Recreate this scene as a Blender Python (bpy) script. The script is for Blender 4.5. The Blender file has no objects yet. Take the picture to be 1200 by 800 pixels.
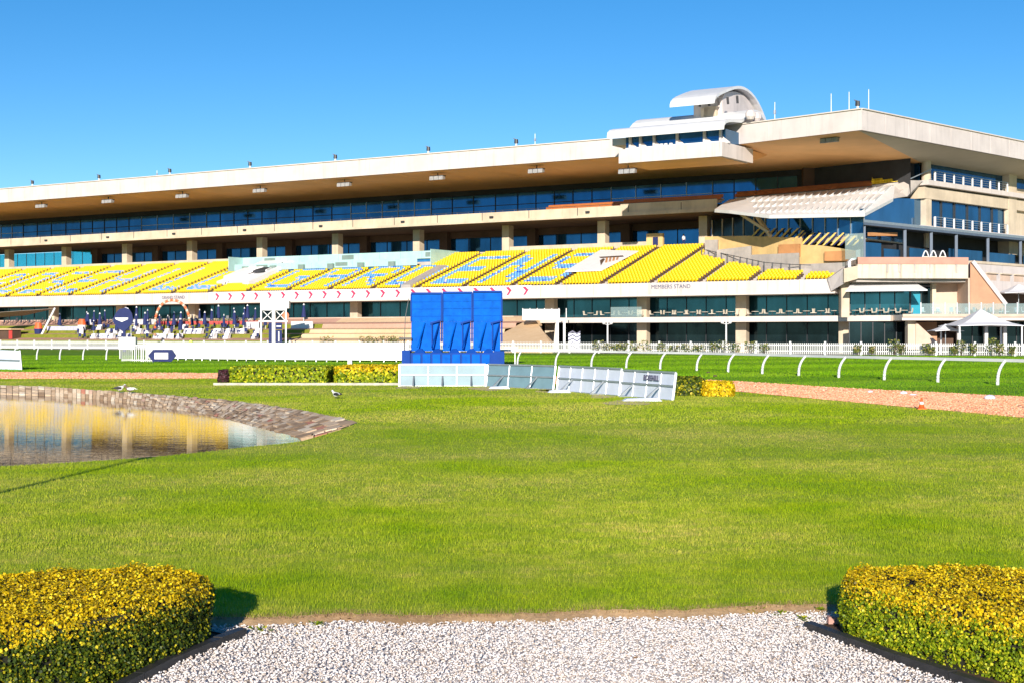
import bpy, math, random
import numpy as np
from mathutils import Vector, Matrix, geometry
R=math.radians
random.seed(7); rng=np.random.default_rng(7)
scene=bpy.context.scene; COL=scene.collection
F=1700.0; CH=2.4; CX=600.0; CY=394.0
# ---------------------------------------------------------------- coordinates
def G(px,py,z=0.0):
    Y=(CH-z)*F/(py-CY); return Vector(((px-CX)/F*Y,Y,z))
def W(px,py,Y):
    return Vector(((px-CX)/F*Y,Y,CH+(CY-py)/F*Y))
ux,uy,wx,wy,OX,OY=.846,-.533,.533,.846,15.7,250.0     # stand frame: s along the front, d away from the course
def B(s,d,z): return Vector((OX+s*ux+d*wx,OY+s*uy+d*wy,z))
def S(px,d):
    k=(px-CX)/F
    return (k*(OY+d*wy)-(OX+d*wx))/(ux-k*uy)
V2=Vector((.712,.702,0)); N2=Vector((.702,-.712,0))    # east side of the stand: along it, outward
# ---------------------------------------------------------------- materials
def newmat(name):
    m=bpy.data.materials.new(name); m.use_nodes=True
    nt=m.node_tree; return m,nt,nt.nodes['Principled BSDF']
def ramp(nt,fac,stops):
    r=nt.nodes.new('ShaderNodeValToRGB'); cr=r.color_ramp
    while len(cr.elements)<len(stops): cr.elements.new(.5)
    for e,(p,c) in zip(cr.elements,stops): e.position=p; e.color=(*c,1)
    nt.links.new(fac,r.inputs[0]); return r.outputs[0]
def noise(nt,scale,detail=3,coord=None,rough=.6):
    n=nt.nodes.new('ShaderNodeTexNoise'); n.inputs['Scale'].default_value=scale
    n.inputs['Detail'].default_value=detail; n.inputs['Roughness'].default_value=rough
    if coord: nt.links.new(coord,n.inputs['Vector'])
    return n.outputs['Fac']
def wpos(nt,sc=None):
    g=nt.nodes.new('ShaderNodeNewGeometry')
    if not sc: return g.outputs['Position']
    mp=nt.nodes.new('ShaderNodeMapping'); mp.inputs['Scale'].default_value=sc
    nt.links.new(g.outputs['Position'],mp.inputs['Vector']); return mp.outputs[0]
def mixc(nt,fac,a,b,mode='MIX'):
    m=nt.nodes.new('ShaderNodeMix'); m.data_type='RGBA'; m.blend_type=mode
    for i,x in ((0,fac),(6,a),(7,b)):
        if hasattr(x,'is_linked'): nt.links.new(x,m.inputs[i])
        elif i==0: m.inputs[0].default_value=x
        else: m.inputs[i].default_value=(*x,1)
    return m.outputs[2]
def bump(nt,b,h,st=.3,dist=.02):
    n=nt.nodes.new('ShaderNodeBump'); n.inputs['Strength'].default_value=st; n.inputs['Distance'].default_value=dist
    nt.links.new(h,n.inputs['Height']); nt.links.new(n.outputs[0],b.inputs['Normal'])
def simple(name,c,rough=.6,var=.12,scale=.6,metal=0,streak=0,spec=.5):
    m,nt,b=newmat(name); b.inputs['Roughness'].default_value=rough; b.inputs['Metallic'].default_value=metal
    b.inputs['Specular IOR Level'].default_value=spec
    f=noise(nt,scale,5,wpos(nt,(1,1,1)))
    lo=tuple(x*(1-var*1.6) for x in c); hi=tuple(min(1,x*(1+var)) for x in c)
    col=ramp(nt,f,[(.3,lo),(.7,hi)])
    if streak:
        f2=noise(nt,1.0,4,wpos(nt,(1.6,1.6,.12)))
        col=mixc(nt,ramp(nt,f2,[(.52,(0,0,0)),(.72,(streak,)*3)]),col,tuple(x*.45 for x in c))
    nt.links.new(col,b.inputs['Base Color']); return m
M={}
M['fascia']=simple('fascia_paint',(.64,.565,.53),.6,.07,.3,streak=.30)
M['white']=simple('white_paint',(.72,.71,.70),.45,.05,1.0)
M['soffit']=simple('soffit_lining',(.84,.46,.19),.7,.10,.12)
M['soffit2']=simple('side_soffit_lining',(.52,.44,.33),.7,.08,.12)
M['concrete']=simple('warm_concrete',(.60,.49,.36),.8,.12,.35,streak=.25)
M['concrete_pink']=simple('pink_render',(.60,.44,.34),.8,.10,.5,streak=.12)
M['concrete_grey']=simple('grey_concrete',(.46,.41,.37),.85,.14,.5,streak=.2)
M['stained']=simple('stained_concrete',(.64,.54,.42),.8,.10,.5,streak=.75)
M['terracotta']=simple('terracotta_render',(.50,.27,.16),.8,.10,.5,streak=.1)
M['pinkledge']=simple('pink_coping',(.52,.27,.20),.8,.10,.5)
M['slabw']=simple('painted_slab',(.68,.60,.52),.7,.06,.5,streak=.2)
M['yellow']=simple('yellow_seat_plastic',(.88,.60,.005),.45,.06,2.0)
M['blueseat']=simple('blue_seat_plastic',(.13,.36,.78),.45,.10,2.0)
M['blueseat2']=simple('deep_blue_seat_plastic',(.02,.13,.62),.45,.1,2.0)
M['greyseat']=simple('faded_seat_plastic',(.50,.50,.62),.5,.12,2.0)
M['shadedseat']=simple('shaded_seat_plastic',(.42,.13,.03),.45,.08,2.0)  # shade put into the colour: upper yellow seats under the roof
M['dark']=simple('dark_metal',(.035,.035,.04),.5,.1,2)
M['darkint']=simple('dark_interior',(.030,.030,.034),.8,.3,.3)
M['brownint']=simple('brown_interior',(.10,.055,.035),.8,.2,.3)
M['navy']=simple('navy_canvas',(.012,.022,.11),.8,.1,2)
M['greyseat2']=simple('dull_lamp_metal',(.34,.33,.33),.6,.15,3)
M['teal']=simple('pale_teal_glass_panel',(.42,.64,.61),.25,.10,.5)
M['tealtrim']=simple('grey_green_panel',(.20,.27,.24),.5,.1,.5)
M['bluestrip']=simple('blue_carpet',(.015,.17,.40),.8,.2,.8)
M['bluetarp']=simple('blue_paint',(.001,.115,.56),.7,.16,1.6,spec=.1,streak=.12)
M['bluetarp2']=simple('dark_blue_paint',(.001,.05,.30),.6,.12,.6,spec=.15)
M['red']=simple('red_paint',(.50,.05,.04),.6,.1,2)
M['pinkred']=simple('crimson_print',(.62,.04,.12),.6,.08,2)
M['greyprint']=simple('grey_lettering',(.12,.12,.18),.6,.05,2)
M['orange']=simple('orange_plastic',(.85,.13,.03),.5,.06,2)
M['steel']=simple('galvanised_steel',(.42,.45,.48),.4,.1,3,metal=.6)
M['greypanel']=simple('blue_grey_board',(.17,.28,.33),.5,.10,1.2)
M['whitepanel']=simple('white_board',(.62,.66,.76),.45,.06,1.2)
M['bright']=simple('bright_white_sheet',(.90,.88,.88),.6,.03,1.0)
M['canvas']=simple('white_canvas',(.74,.73,.74),.7,.04,1.0)
M['cream']=simple('cream_furniture',(.70,.62,.50),.6,.1,2)
M['yellowwood']=simple('yellow_boards',(.75,.50,.13),.6,.12,2)
M['yellowwall']=simple('ochre_wall',(.68,.47,.20),.8,.14,.4,streak=.15)
M['orangewall']=simple('orange_brown_wall',(.60,.28,.11),.8,.14,.4,streak=.1)
M['sail']=simple('taupe_shade_cloth',(.30,.24,.20),.9,.1,1)
M['edging']=simple('dark_edging',(.030,.028,.028),.55,.3,6)
M['brick']=simple('pink_brick',(.55,.30,.24),.8,.1,8)
M['soil']=simple('brown_soil',(.12,.075,.045),.95,.35,9)
M['hivis']=simple('hi_vis_cloth',(.62,.80,.12),.7,.1,3)
M['skin']=simple('skin',(.52,.33,.24),.55,.05,8)
M['black_feather']=simple('black_feathers',(.02,.02,.022),.6,.1,20)
M['white_feather']=simple('white_feathers',(.75,.74,.70),.7,.1,20)
M['duckbrown']=simple('brown_feathers',(.20,.13,.08),.8,.25,20)
M['bark']=simple('stem_bark',(.10,.07,.045),.9,.2,20)
M['frostpost']=simple('balustrade_post',(.62,.60,.60),.5,.1,2)
M['limestone']=simple('kerb_concrete',(.50,.46,.40),.85,.15,3)
# coated glazing
def glassmat(name,c,rough=.06,lo=.6):
    m,nt,b=newmat(name); b.inputs['Metallic'].default_value=.75; b.inputs['Roughness'].default_value=rough
    f=noise(nt,.22,4,wpos(nt,(1,1,.5)))
    col=ramp(nt,f,[(.35,tuple(x*lo for x in c)),(.65,c)])
    nt.links.new(col,b.inputs['Base Color']); return m
M['glass_blue']=glassmat('blue_coated_glass',(.030,.15,.31))
M['glass_teal']=glassmat('teal_coated_glass',(.035,.14,.19),.1)
M['glass_dark']=glassmat('dark_coated_glass',(.025,.05,.06),.12,.35)
m,nt,b=newmat('cyan_screen_glass'); b.inputs['Base Color'].default_value=(.10,.62,.80,1); b.inputs['Roughness'].default_value=.2
tr=nt.nodes.new('ShaderNodeBsdfTransparent'); tr.inputs[0].default_value=(.35,.88,1,1)
mx=nt.nodes.new('ShaderNodeMixShader'); mx.inputs[0].default_value=.35
nt.links.new(tr.outputs[0],mx.inputs[1]); nt.links.new(b.outputs[0],mx.inputs[2]); nt.links.new(mx.outputs[0],nt.nodes['Material Output'].inputs[0]); M['glass_cyan']=m
m,nt,b=newmat('clear_balustrade_glass'); b.inputs['Base Color'].default_value=(.5,.62,.62,1); b.inputs['Roughness'].default_value=.08
tr=nt.nodes.new('ShaderNodeBsdfTransparent'); tr.inputs[0].default_value=(.86,.93,.93,1)
mx=nt.nodes.new('ShaderNodeMixShader'); mx.inputs[0].default_value=.22
nt.links.new(tr.outputs[0],mx.inputs[1]); nt.links.new(b.outputs[0],mx.inputs[2]); nt.links.new(mx.outputs[0],nt.nodes['Material Output'].inputs[0]); M['glass_clear']=m
# grass family
def grassmat(name,a,bb,dry,stripes=0,blades=False,dryamt=.5):
    m,nt,b=newmat(name); b.inputs['Roughness'].default_value=.75; b.inputs['Specular IOR Level'].default_value=.15
    p=wpos(nt); big=noise(nt,.16,4,p); mid=noise(nt,1.3,4,p); fine=noise(nt,22,3,p,.8)
    col=ramp(nt,mid,[(.32,a),(.68,bb)])
    dm=ramp(nt,big,[(.40,(0,0,0)),(.62,(dryamt,)*3)])
    dm2=ramp(nt,noise(nt,4.5,5,wpos(nt,(.45,1,1)),.75),[(.48,(0,0,0)),(.66,(1,1,1))])
    mm=nt.nodes.new('ShaderNodeMix'); mm.data_type='RGBA'; mm.blend_type='MULTIPLY'; mm.inputs[0].default_value=.75
    nt.links.new(dm,mm.inputs[6]); nt.links.new(dm2,mm.inputs[7])
    col=mixc(nt,mm.outputs[2],col,dry)
    if stripes:
        w=nt.nodes.new('ShaderNodeTexWave'); w.inputs['Scale'].default_value=stripes; w.inputs['Distortion'].default_value=.8
        mp=nt.nodes.new('ShaderNodeMapping'); mp.inputs['Rotation'].default_value=(0,0,R(58)); nt.links.new(p,mp.inputs[0]); nt.links.new(mp.outputs[0],w.inputs[0])
        col=mixc(nt,ramp(nt,w.outputs['Fac'],[(.4,(0,0,0)),(.6,(.55,)*3)]),col,tuple(x*.62 for x in a))
    if blades:
        g=nt.nodes.new('ShaderNodeNewGeometry')
        col=mixc(nt,.85,col,ramp(nt,g.outputs['Random Per Island'],[(0,(.55,.62,.5)),(.6,(1.08,1.05,1.0)),(.93,(1.3,1.22,1.1)),(1,(2.3,1.7,2.4))]),'MULTIPLY')
        b.inputs['Subsurface Weight'].default_value=0
        t=nt.nodes.new('ShaderNodeBsdfTranslucent'); nt.links.new(col,t.inputs[0]); ms=nt.nodes.new('ShaderNodeMixShader'); ms.inputs[0].default_value=.35
        nt.links.new(b.outputs[0],ms.inputs[1]); nt.links.new(t.outputs[0],ms.inputs[2]); nt.links.new(ms.outputs[0],nt.nodes['Material Output'].inputs[0])
    else:
        col=mixc(nt,.7,col,ramp(nt,fine,[(.3,(.6,.66,.5)),(.7,(1.25,1.2,1.2))]),'MULTIPLY')
        bump(nt,b,fine,.6,.05)
    nt.links.new(col,b.inputs['Base Color']); return m
M['lawn']=grassmat('lawn_grass',(.25,.38,.005),(.37,.46,.006),(.68,.56,.15),dryamt=1.0)
M['blade']=grassmat('grass_blades',(.24,.38,.005),(.36,.47,.006),(.72,.57,.17),blades=True,dryamt=1.0)
M['turf']=grassmat('track_turf',(.13,.31,.006),(.19,.37,.008),(.42,.42,.06),stripes=.018,dryamt=.45)
M['turfblade']=grassmat('track_grass_blades',(.17,.40,.005),(.25,.46,.006),(.42,.42,.06),stripes=.018,blades=True,dryamt=.5)
M['farturf']=grassmat('terrace_grass',(.16,.19,.02),(.24,.24,.03),(.35,.28,.09))
def ground(name,c1,c2,scale,rough=.9,bs=.5):
    m,nt,b=newmat(name); b.inputs['Roughness'].default_value=rough; b.inputs['Specular IOR Level'].default_value=.2
    p=wpos(nt); a=noise(nt,scale,6,p,.7); l=noise(nt,scale*.07,3,wpos(nt,(.4,1,1)))
    col=mixc(nt,.45,ramp(nt,a,[(.3,c1),(.7,c2)]),ramp(nt,l,[(.35,c1),(.65,c2)]))
    nt.links.new(col,b.inputs['Base Color']); bump(nt,b,a,bs,.03); return m
M['dirt']=ground('pink_dirt_track',(.96,.36,.17),(1.0,.52,.31),3,1.0,.02)
M['sand']=ground('sandy_terrace',(.60,.40,.22),(.74,.54,.34),1.2)
M['pinkpave']=ground('pink_paving',(.48,.26,.18),(.60,.36,.26),1.5)
M['gravelbase']=ground('gravel_bed',(.60,.53,.48),(.84,.78,.73),30)
M['bedsoil']=ground('bed_soil',(.07,.045,.03),(.14,.09,.06),12)
M['asphalt']=ground('forecourt_paving',(.30,.26,.24),(.42,.37,.34),1)
def islandmat(name,stops,rough=.8,bscale=0,transl=0):
    m,nt,b=newmat(name); b.inputs['Roughness'].default_value=rough; b.inputs['Specular IOR Level'].default_value=.3
    g=nt.nodes.new('ShaderNodeNewGeometry'); col=ramp(nt,g.outputs['Random Per Island'],stops)
    if bscale:
        n=noise(nt,bscale,5,wpos(nt)); col=mixc(nt,.5,col,ramp(nt,n,[(.3,(.55,.55,.55)),(.7,(1.2,1.2,1.2))]),'MULTIPLY'); bump(nt,b,n,.5,.05)
    nt.links.new(col,b.inputs['Base Color'])
    if transl:
        t=nt.nodes.new('ShaderNodeBsdfTranslucent'); nt.links.new(col,t.inputs[0]); ms=nt.nodes.new('ShaderNodeMixShader'); ms.inputs[0].default_value=transl
        nt.links.new(b.outputs[0],ms.inputs[1]); nt.links.new(t.outputs[0],ms.inputs[2]); nt.links.new(ms.outputs[0],nt.nodes['Material Output'].inputs[0])
    return m
M['pebble']=islandmat('white_pebbles',[(0,(.20,.16,.14)),(.07,(.50,.40,.32)),(.2,(.68,.58,.51)),(.45,(.74,.66,.61)),(.75,(.82,.76,.73)),(1,(.87,.83,.81))],.7)
M['stone']=islandmat('sandstone_edging',[(0,(.34,.22,.13)),(.25,(.52,.35,.21)),(.5,(.62,.44,.28)),(.75,(.74,.56,.38)),(.94,(.84,.70,.52)),(1,(.55,.20,.12))],.85,6)
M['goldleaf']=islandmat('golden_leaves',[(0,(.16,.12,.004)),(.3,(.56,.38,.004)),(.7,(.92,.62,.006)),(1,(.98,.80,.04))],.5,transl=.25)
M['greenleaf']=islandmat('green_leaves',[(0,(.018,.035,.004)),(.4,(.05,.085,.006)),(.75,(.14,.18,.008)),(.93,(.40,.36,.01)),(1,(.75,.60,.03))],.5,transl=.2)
M['limeleaf']=islandmat('lime_leaves',[(0,(.06,.11,.004)),(.35,(.19,.28,.006)),(.75,(.38,.44,.01)),(1,(.78,.70,.03))],.5,transl=.25)
M['darkleaf']=islandmat('purple_leaves',[(0,(.03,.01,.015)),(1,(.10,.03,.04))],.5)
M['roseleaf']=islandmat('rose_leaves',[(0,(.05,.09,.02)),(.5,(.16,.20,.04)),(.85,(.38,.36,.08)),(1,(.70,.50,.40))],.5,transl=.2)
M['hedgecore']=simple('hedge_twigs',(.020,.020,.008),.95,.3,10)
# water
m,nt,b=newmat('pond_water'); b.inputs['Base Color'].default_value=(.09,.038,.012,1); b.inputs['Roughness'].default_value=.015
b.inputs['IOR'].default_value=1.33; b.inputs['Specular Tint'].default_value=(1,.70,.42,1); b.inputs['Specular IOR Level'].default_value=1.0
n1=noise(nt,1.0,4,wpos(nt,(1.1,4.0,1)),.6); bump(nt,b,n1,.05,.03); M['water']=m
# ---------------------------------------------------------------- mesh building
class MB:
    def __init__(s): s.v=[]; s.f=[]; s.m=[]
    def add(s,vs,fs,mi=0):
        o=len(s.v); s.v+= [tuple(x) for x in vs]; s.f+=[tuple(i+o for i in f) for f in fs]; s.m+=[mi]*len(fs); return s
    def prism(s,base,vec,mi=0):
        n=len(base); vec=Vector(vec); base=[Vector(b) for b in base]
        vs=base+[b+vec for b in base]
        fs=[tuple(range(n))[::-1],tuple(range(n,2*n))]+[(i,(i+1)%n,(i+1)%n+n,i+n) for i in range(n)]
        return s.add(vs,fs,mi)
    def box(s,x0,x1,y0,y1,z0,z1,mi=0):
        return s.prism([(x0,y0,z0),(x1,y0,z0),(x1,y1,z0),(x0,y1,z0)],(0,0,z1-z0),mi)
    def bb(s,s0,s1,d0,d1,z0,z1,mi=0):
        return s.prism([B(s0,d0,z0),B(s1,d0,z0),B(s1,d1,z0),B(s0,d1,z0)],(0,0,z1-z0),mi)
    def hexa(s,b4,t4,mi=0):
        return s.add(list(b4)+list(t4),[(3,2,1,0),(4,5,6,7),(0,1,5,4),(1,2,6,5),(2,3,7,6),(3,0,4,7)],mi)
    def bar(s,a,b,w,h=None,mi=0):
        a=Vector(a); b=Vector(b); h=h or w; d=(b-a).normalized()
        up=Vector((0,0,1)) if abs(d.z)<.95 else Vector((0,1,0))
        x=d.cross(up).normalized()*w/2; y=x.cross(d).normalized()*h/2
        return s.prism([a-x-y,a+x-y,a+x+y,a-x+y],b-a,mi)
    def cyl(s,a,b,r0,r1=None,n=10,mi=0):
        a=Vector(a); b=Vector(b); r1=r0 if r1 is None else r1; d=(b-a).normalized()
        up=Vector((0,0,1)) if abs(d.z)<.95 else Vector((0,1,0))
        x=d.cross(up).normalized(); y=x.cross(d)
        vs=[a+(x*math.cos(t)+y*math.sin(t))*r0 for t in [2*math.pi*i/n for i in range(n)]]+[b+(x*math.cos(t)+y*math.sin(t))*r1 for t in [2*math.pi*i/n for i in range(n)]]
        return s.add(vs,[tuple(range(n))[::-1],tuple(range(n,2*n))]+[(i,(i+1)%n,(i+1)%n+n,i+n) for i in range(n)],mi)
    def tube(s,pts,r,n=8,mi=0):
        for a,b in zip(pts,pts[1:]): s.cyl(a,b,r,r,n,mi)
        return s
    def ball(s,c,r,sc=(1,1,1),n=8,mi=0):
        vs=[];fs=[];c=Vector(c);k=n//2
        for i in range(1,k):
            for j in range(n):
                a=math.pi*i/k;t=2*math.pi*j/n
                vs.append(c+Vector((r*sc[0]*math.sin(a)*math.cos(t),r*sc[1]*math.sin(a)*math.sin(t),r*sc[2]*math.cos(a))))
        top=len(vs);vs.append(c+Vector((0,0,r*sc[2])));vs.append(c-Vector((0,0,r*sc[2])))
        for j in range(n):
            fs.append((top,j,(j+1)%n)); fs.append((top+1,(k-2)*n+(j+1)%n,(k-2)*n+j))
            for i in range(k-2): fs.append((i*n+j,(i+1)*n+j,(i+1)*n+(j+1)%n,i*n+(j+1)%n))
        return s.add(vs,fs,mi)
    def mesh(s,name,mats,origin=(0,0,0),smooth=False):
        o=Vector(origin); me=bpy.data.meshes.new(name)
        me.from_pydata([(x-o.x,y-o.y,z-o.z) for x,y,z in s.v],[],s.f)
        for k in (mats if isinstance(mats,(list,tuple)) else [mats]): me.materials.append(M[k])
        if any(s.m): me.polygons.foreach_set('material_index',s.m)
        if smooth: me.polygons.foreach_set('use_smooth',[True]*len(s.f))
        return me
def link(name,me,parent=None,loc=(0,0,0)):
    o=bpy.data.objects.new(name,me); COL.objects.link(o); o.location=loc
    if parent: o.parent=parent
    return o
def tag(o,label,cat,group=None):
    o['label']=label; o['category']=cat
    if group: o['group']=group
    return o
def thing(name,label,cat,loc=(0,0,0),group=None,rz=0):
    o=bpy.data.objects.new(name,None); COL.objects.link(o); o.location=loc; o.rotation_euler.z=rz; o.empty_display_size=.3
    return tag(o,label,cat,group)
def wpart(name,mb,mats,root,smooth=False,parent=None):      # mesh given in world coordinates, child of a thing at root.location
    return link(name,mb.mesh(name,mats,root.location,smooth),parent or root)
def lpart(name,mb,mats,parent,smooth=False): return link(name,mb.mesh(name,mats,(0,0,0),smooth),parent)
def struct(name,mb,mats,kind='structure',smooth=False):
    o=link(name,mb.mesh(name,mats,(0,0,0),smooth)); o['kind']=kind; return o
def dup(root,loc,rz=None,label=None):
    r=root.copy(); COL.objects.link(r); r.location=loc
    if rz is not None: r.rotation_euler.z=rz
    if label: r['label']=label
    for ch in list(root.children):
        c=ch.copy(); COL.objects.link(c); c.parent=r
        for g in ch.children:
            e=g.copy(); COL.objects.link(e); e.parent=c
    return r
def npmesh(name,verts,faces,mats,mi=None):
    me=bpy.data.meshes.new(name); nv=len(verts); nf,k=faces.shape
    me.vertices.add(nv); me.vertices.foreach_set('co',verts.astype(np.float32).ravel())
    me.loops.add(nf*k); me.loops.foreach_set('vertex_index',faces.astype(np.int32).ravel())
    me.polygons.add(nf); me.polygons.foreach_set('loop_start',np.arange(0,nf*k,k,dtype=np.int32)); me.polygons.foreach_set('loop_total',np.full(nf,k,dtype=np.int32))
    for q in (mats if isinstance(mats,(list,tuple)) else [mats]): me.materials.append(M[q])
    if mi is not None: me.polygons.foreach_set('material_index',mi.astype(np.int32))
    me.update(calc_edges=True); return me
def textmesh(body,size,mat,ext=.02):
    c=bpy.data.curves.new('t','FONT'); c.body=body; c.size=size; c.extrude=ext; c.align_x='CENTER'; c.align_y='CENTER'
    o=bpy.data.objects.new('t',c); COL.objects.link(o); dg=bpy.context.evaluated_depsgraph_get()
    me=bpy.data.meshes.new_from_object(o.evaluated_get(dg)); bpy.data.objects.remove(o); me.materials.clear(); me.materials.append(M[mat]); return me
# ================================================================ camera, world, sun
cam=bpy.data.cameras.new('camera'); co=bpy.data.objects.new('camera',cam); COL.objects.link(co); scene.camera=co
co.location=(0,0,CH); co.rotation_euler=(R(90),0,0); cam.sensor_width=36; cam.lens=F/1200*36; cam.shift_y=-(400-CY)/1200; cam.clip_end=6000; cam.clip_start=.1
ELEV=15.5; LD=Vector((.095,.995,0)).normalized()
wd=bpy.data.worlds.new('World'); scene.world=wd; wd.use_nodes=True; nt=wd.node_tree; bg=nt.nodes['Background']
sky=nt.nodes.new('ShaderNodeTexSky'); sky.sky_type='NISHITA'; sky.sun_disc=False; sky.sun_elevation=R(ELEV)
sky.sun_rotation=math.atan2(-LD.x,-LD.y); sky.dust_density=0.0; sky.ozone_density=2.0; sky.air_density=.7; sky.altitude=500
hs=nt.nodes.new('ShaderNodeHueSaturation'); hs.inputs['Saturation'].default_value=1.34; nt.links.new(sky.outputs[0],hs.inputs['Color']); nt.links.new(hs.outputs[0],bg.inputs[0]); bg.inputs[1].default_value=.092
sl=bpy.data.lights.new('sun','SUN'); sl.energy=4.4; sl.angle=R(.5); sl.color=(1,.925,.82)
so=bpy.data.objects.new('sun',sl); COL.objects.link(so); so.location=(-20,-60,60)
dirv=Vector((LD.x*math.cos(R(ELEV)),LD.y*math.cos(R(ELEV)),-math.sin(R(ELEV))))
so.rotation_euler=dirv.to_track_quat('-Z','Y').to_euler()
scene.view_settings.view_transform='Standard'; scene.view_settings.look='None'; scene.view_settings.exposure=.64; scene.view_settings.gamma=1
scene.cycles.max_bounces=6; scene.cycles.transparent_max_bounces=12
# ================================================================ ground
# pond outline: (lip at lawn level, water line) pairs
WZ=-.35
far=[((-260,445),(-300,455)),((-120,448),(-140,458)),((0,451),(0,461)),((60,453),(60,463)),((100,456),(100,466)),((150,459.5),(148,471)),((200,463),(195,477)),((280,470),(255,487)),((350,480),(303,500)),((398,489),(335,508)),((419,495),(349,512.5)),((400,503),(352,514.5))]
lip=[G(*a) for a,b in far]; wat=[G(*b,WZ) for a,b in far]
near=[(355,516),(330,519.5),(300,522),(250,528),(200,533),(150,537),(100,540.5),(50,543.5),(0,546),(-80,549),(-200,551)]
for p in near:
    a=G(*p); lip.append(a); wat.append(Vector((a.x,a.y+.45,WZ)))
mb=MB(); n=len(lip)
mb.add([Vector((w.x,w.y,WZ)) for w in wat],[tuple(range(n))]); pond=struct('pond_water',mb,'water')
mb=MB()
for i in range(n):   # earth skirt under the stones
    j=(i+1)%n; a,b,c,d=lip[i],lip[j],wat[j],wat[i]; dn=Vector((0,0,-.25))
    o1=Vector((0,0,-.05))
    mb.add([a+o1*.1,b+o1*.1,c+dn,d+dn],[(0,1,2,3)])
struct('pond_bank',mb,'bedsoil')
# stone edging: jittered blocks laid on the bank
mb=MB()
def interp(P,t):
    i=min(int(t),len(P)-2); return P[i].lerp(P[i+1],t-i)
L=0; seg=[]
for i in range(11): seg.append((wat[i+1]-wat[i]).length)
for i in range(11):
    nst=max(2,int(seg[i]/.46))
    for k in range(nst):
        t0=i+k/nst; t1=i+(k+1)/nst
        A0,A1=interp(lip,t0),interp(lip,t1); C0,C1=interp(wat,t0),interp(wat,t1)
        wid=(A0-C0).length; rows=max(2,min(9,int(wid/.42)))
        off=random.uniform(-.2,.2)
        for r in range(rows):
            f0=(r+.03)/rows; f1=(r+.97+random.uniform(-.06,.03))/rows
            g=.03+random.uniform(0,.03)
            q=[A0.lerp(C0,f0).lerp(A1.lerp(C1,f0),g),A0.lerp(C0,f0).lerp(A1.lerp(C1,f0),1-g),A0.lerp(C0,f1).lerp(A1.lerp(C1,f1),1-g),A0.lerp(C0,f1).lerp(A1.lerp(C1,f1),g)]
            hh=random.uniform(.0,.035); tilt=[Vector((0,0,hh+random.uniform(-.02,.02))) for _ in q]
            base=[p-Vector((0,0,.15)) for p in q]; top=[p*1.0+t for p,t in zip(q,tilt)]
            mb.hexa(base,top)
struct('pond_stone_edging',mb,'stone')
# lawn with a hole for the pond; its near edge is the gravel line
edge_px=[(255,722),(330,722),(400,719),(480,720),(560,717),(640,717.5),(720,714),(800,713),(880,709),(955,708)]
edge=[G(*p) for p in edge_px]
edge=[Vector((-9,12.4,0)),Vector((-4.5,12.3,0))]+edge+[Vector((4.5,13.2,0)),Vector((9,13.4,0))]
jag=[]
for a,b in zip(edge,edge[1:]):
    k=max(1,int((b-a).length/.07))
    for i in range(k):
        p=a.lerp(b,i/k); jag.append(Vector((p.x,p.y+random.uniform(-.05,.05)+.04*math.sin(p.x*3.1),0)))
jag.append(edge[-1])
FARY=3000
outer=[Vector((-2500,FARY,0)),Vector((-2500,12.4,0))]+jag+[Vector((2500,13.4,0)),Vector((2500,FARY,0))]
vs=[v.to_2d() for v in outer]+[v.to_2d() for v in lip]
no=len(outer); e=[(i,(i+1)%no) for i in range(no)]+[(no+i,no+(i+1)%n) for i in range(n)]
r=geometry.delaunay_2d_cdt(vs,e,[],0,1e-6)
def inpoly(p,poly):
    c=False; j=len(poly)-1
    for i in range(len(poly)):
        a,b=poly[i],poly[j]
        if (a.y>p.y)!=(b.y>p.y) and p.x<(b.x-a.x)*(p.y-a.y)/(b.y-a.y)+a.x: c=not c
        j=i
    return c
po=[v.to_2d() for v in outer]; pl=[v.to_2d() for v in lip]
keep=[]
for t in r[2]:
    c=sum((r[0][i] for i in t),Vector((0,0)))/len(t)
    if inpoly(c,po) and not inpoly(c,pl): keep.append(t)
mb=MB(); mb.add([(v.x,v.y,0) for v in r[0]],keep); struct('lawn',mb,'lawn')
# soil lip between lawn and gravel
mb=MB()
for a,b in zip(jag,jag[1:]):
    da=.16+.1*(math.sin(a.x*5)*.5+.5); db=.16+.1*(math.sin(b.x*5)*.5+.5)
    mb.add([a,b,Vector((b.x,b.y-db,-.075)),Vector((a.x,a.y-da,-.075))],[(3,2,1,0)])
M['deadturf']=ground('dead_turf_edge',(.30,.18,.09),(.66,.44,.24),22)
struct('turf_edge',mb,'deadturf')
mb=MB(); mb.box(-2500,2500,-400,14.5,-.2,-.07); struct('garden_bed_ground',mb,'bedsoil')
# gravel sheet
ledge=[(284,746),(255,757),(200,780),(163,800),(100,835)]; redge=[(947,737),(1000,757),(1053,777),(1117,798),(1200,826)]
GZ=-.06
lg=[G(x,y,GZ) for x,y in ledge]; rg=[G(x,y,GZ) for x,y in redge]
le=[lg[0]]+lg[1:]+[Vector((-4.6,7.0,GZ)),Vector((-6,4.0,GZ))]; re_=[rg[0]]+rg[1:]+[Vector((5.4,7.0,GZ)),Vector((7,4.0,GZ))]
gpoly=[Vector((-2.75,12.9,GZ)),Vector((-2.6,12.2,GZ))]+le+re_[::-1]+[Vector((2.9,12.7,GZ)),Vector((3.1,13.4,GZ))]
mb=MB(); mb.add(gpoly,[tuple(range(len(gpoly)))[::-1]]); struct('gravel_path',mb,'gravelbase')
gp2=[v.to_2d() for v in gpoly]
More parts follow.
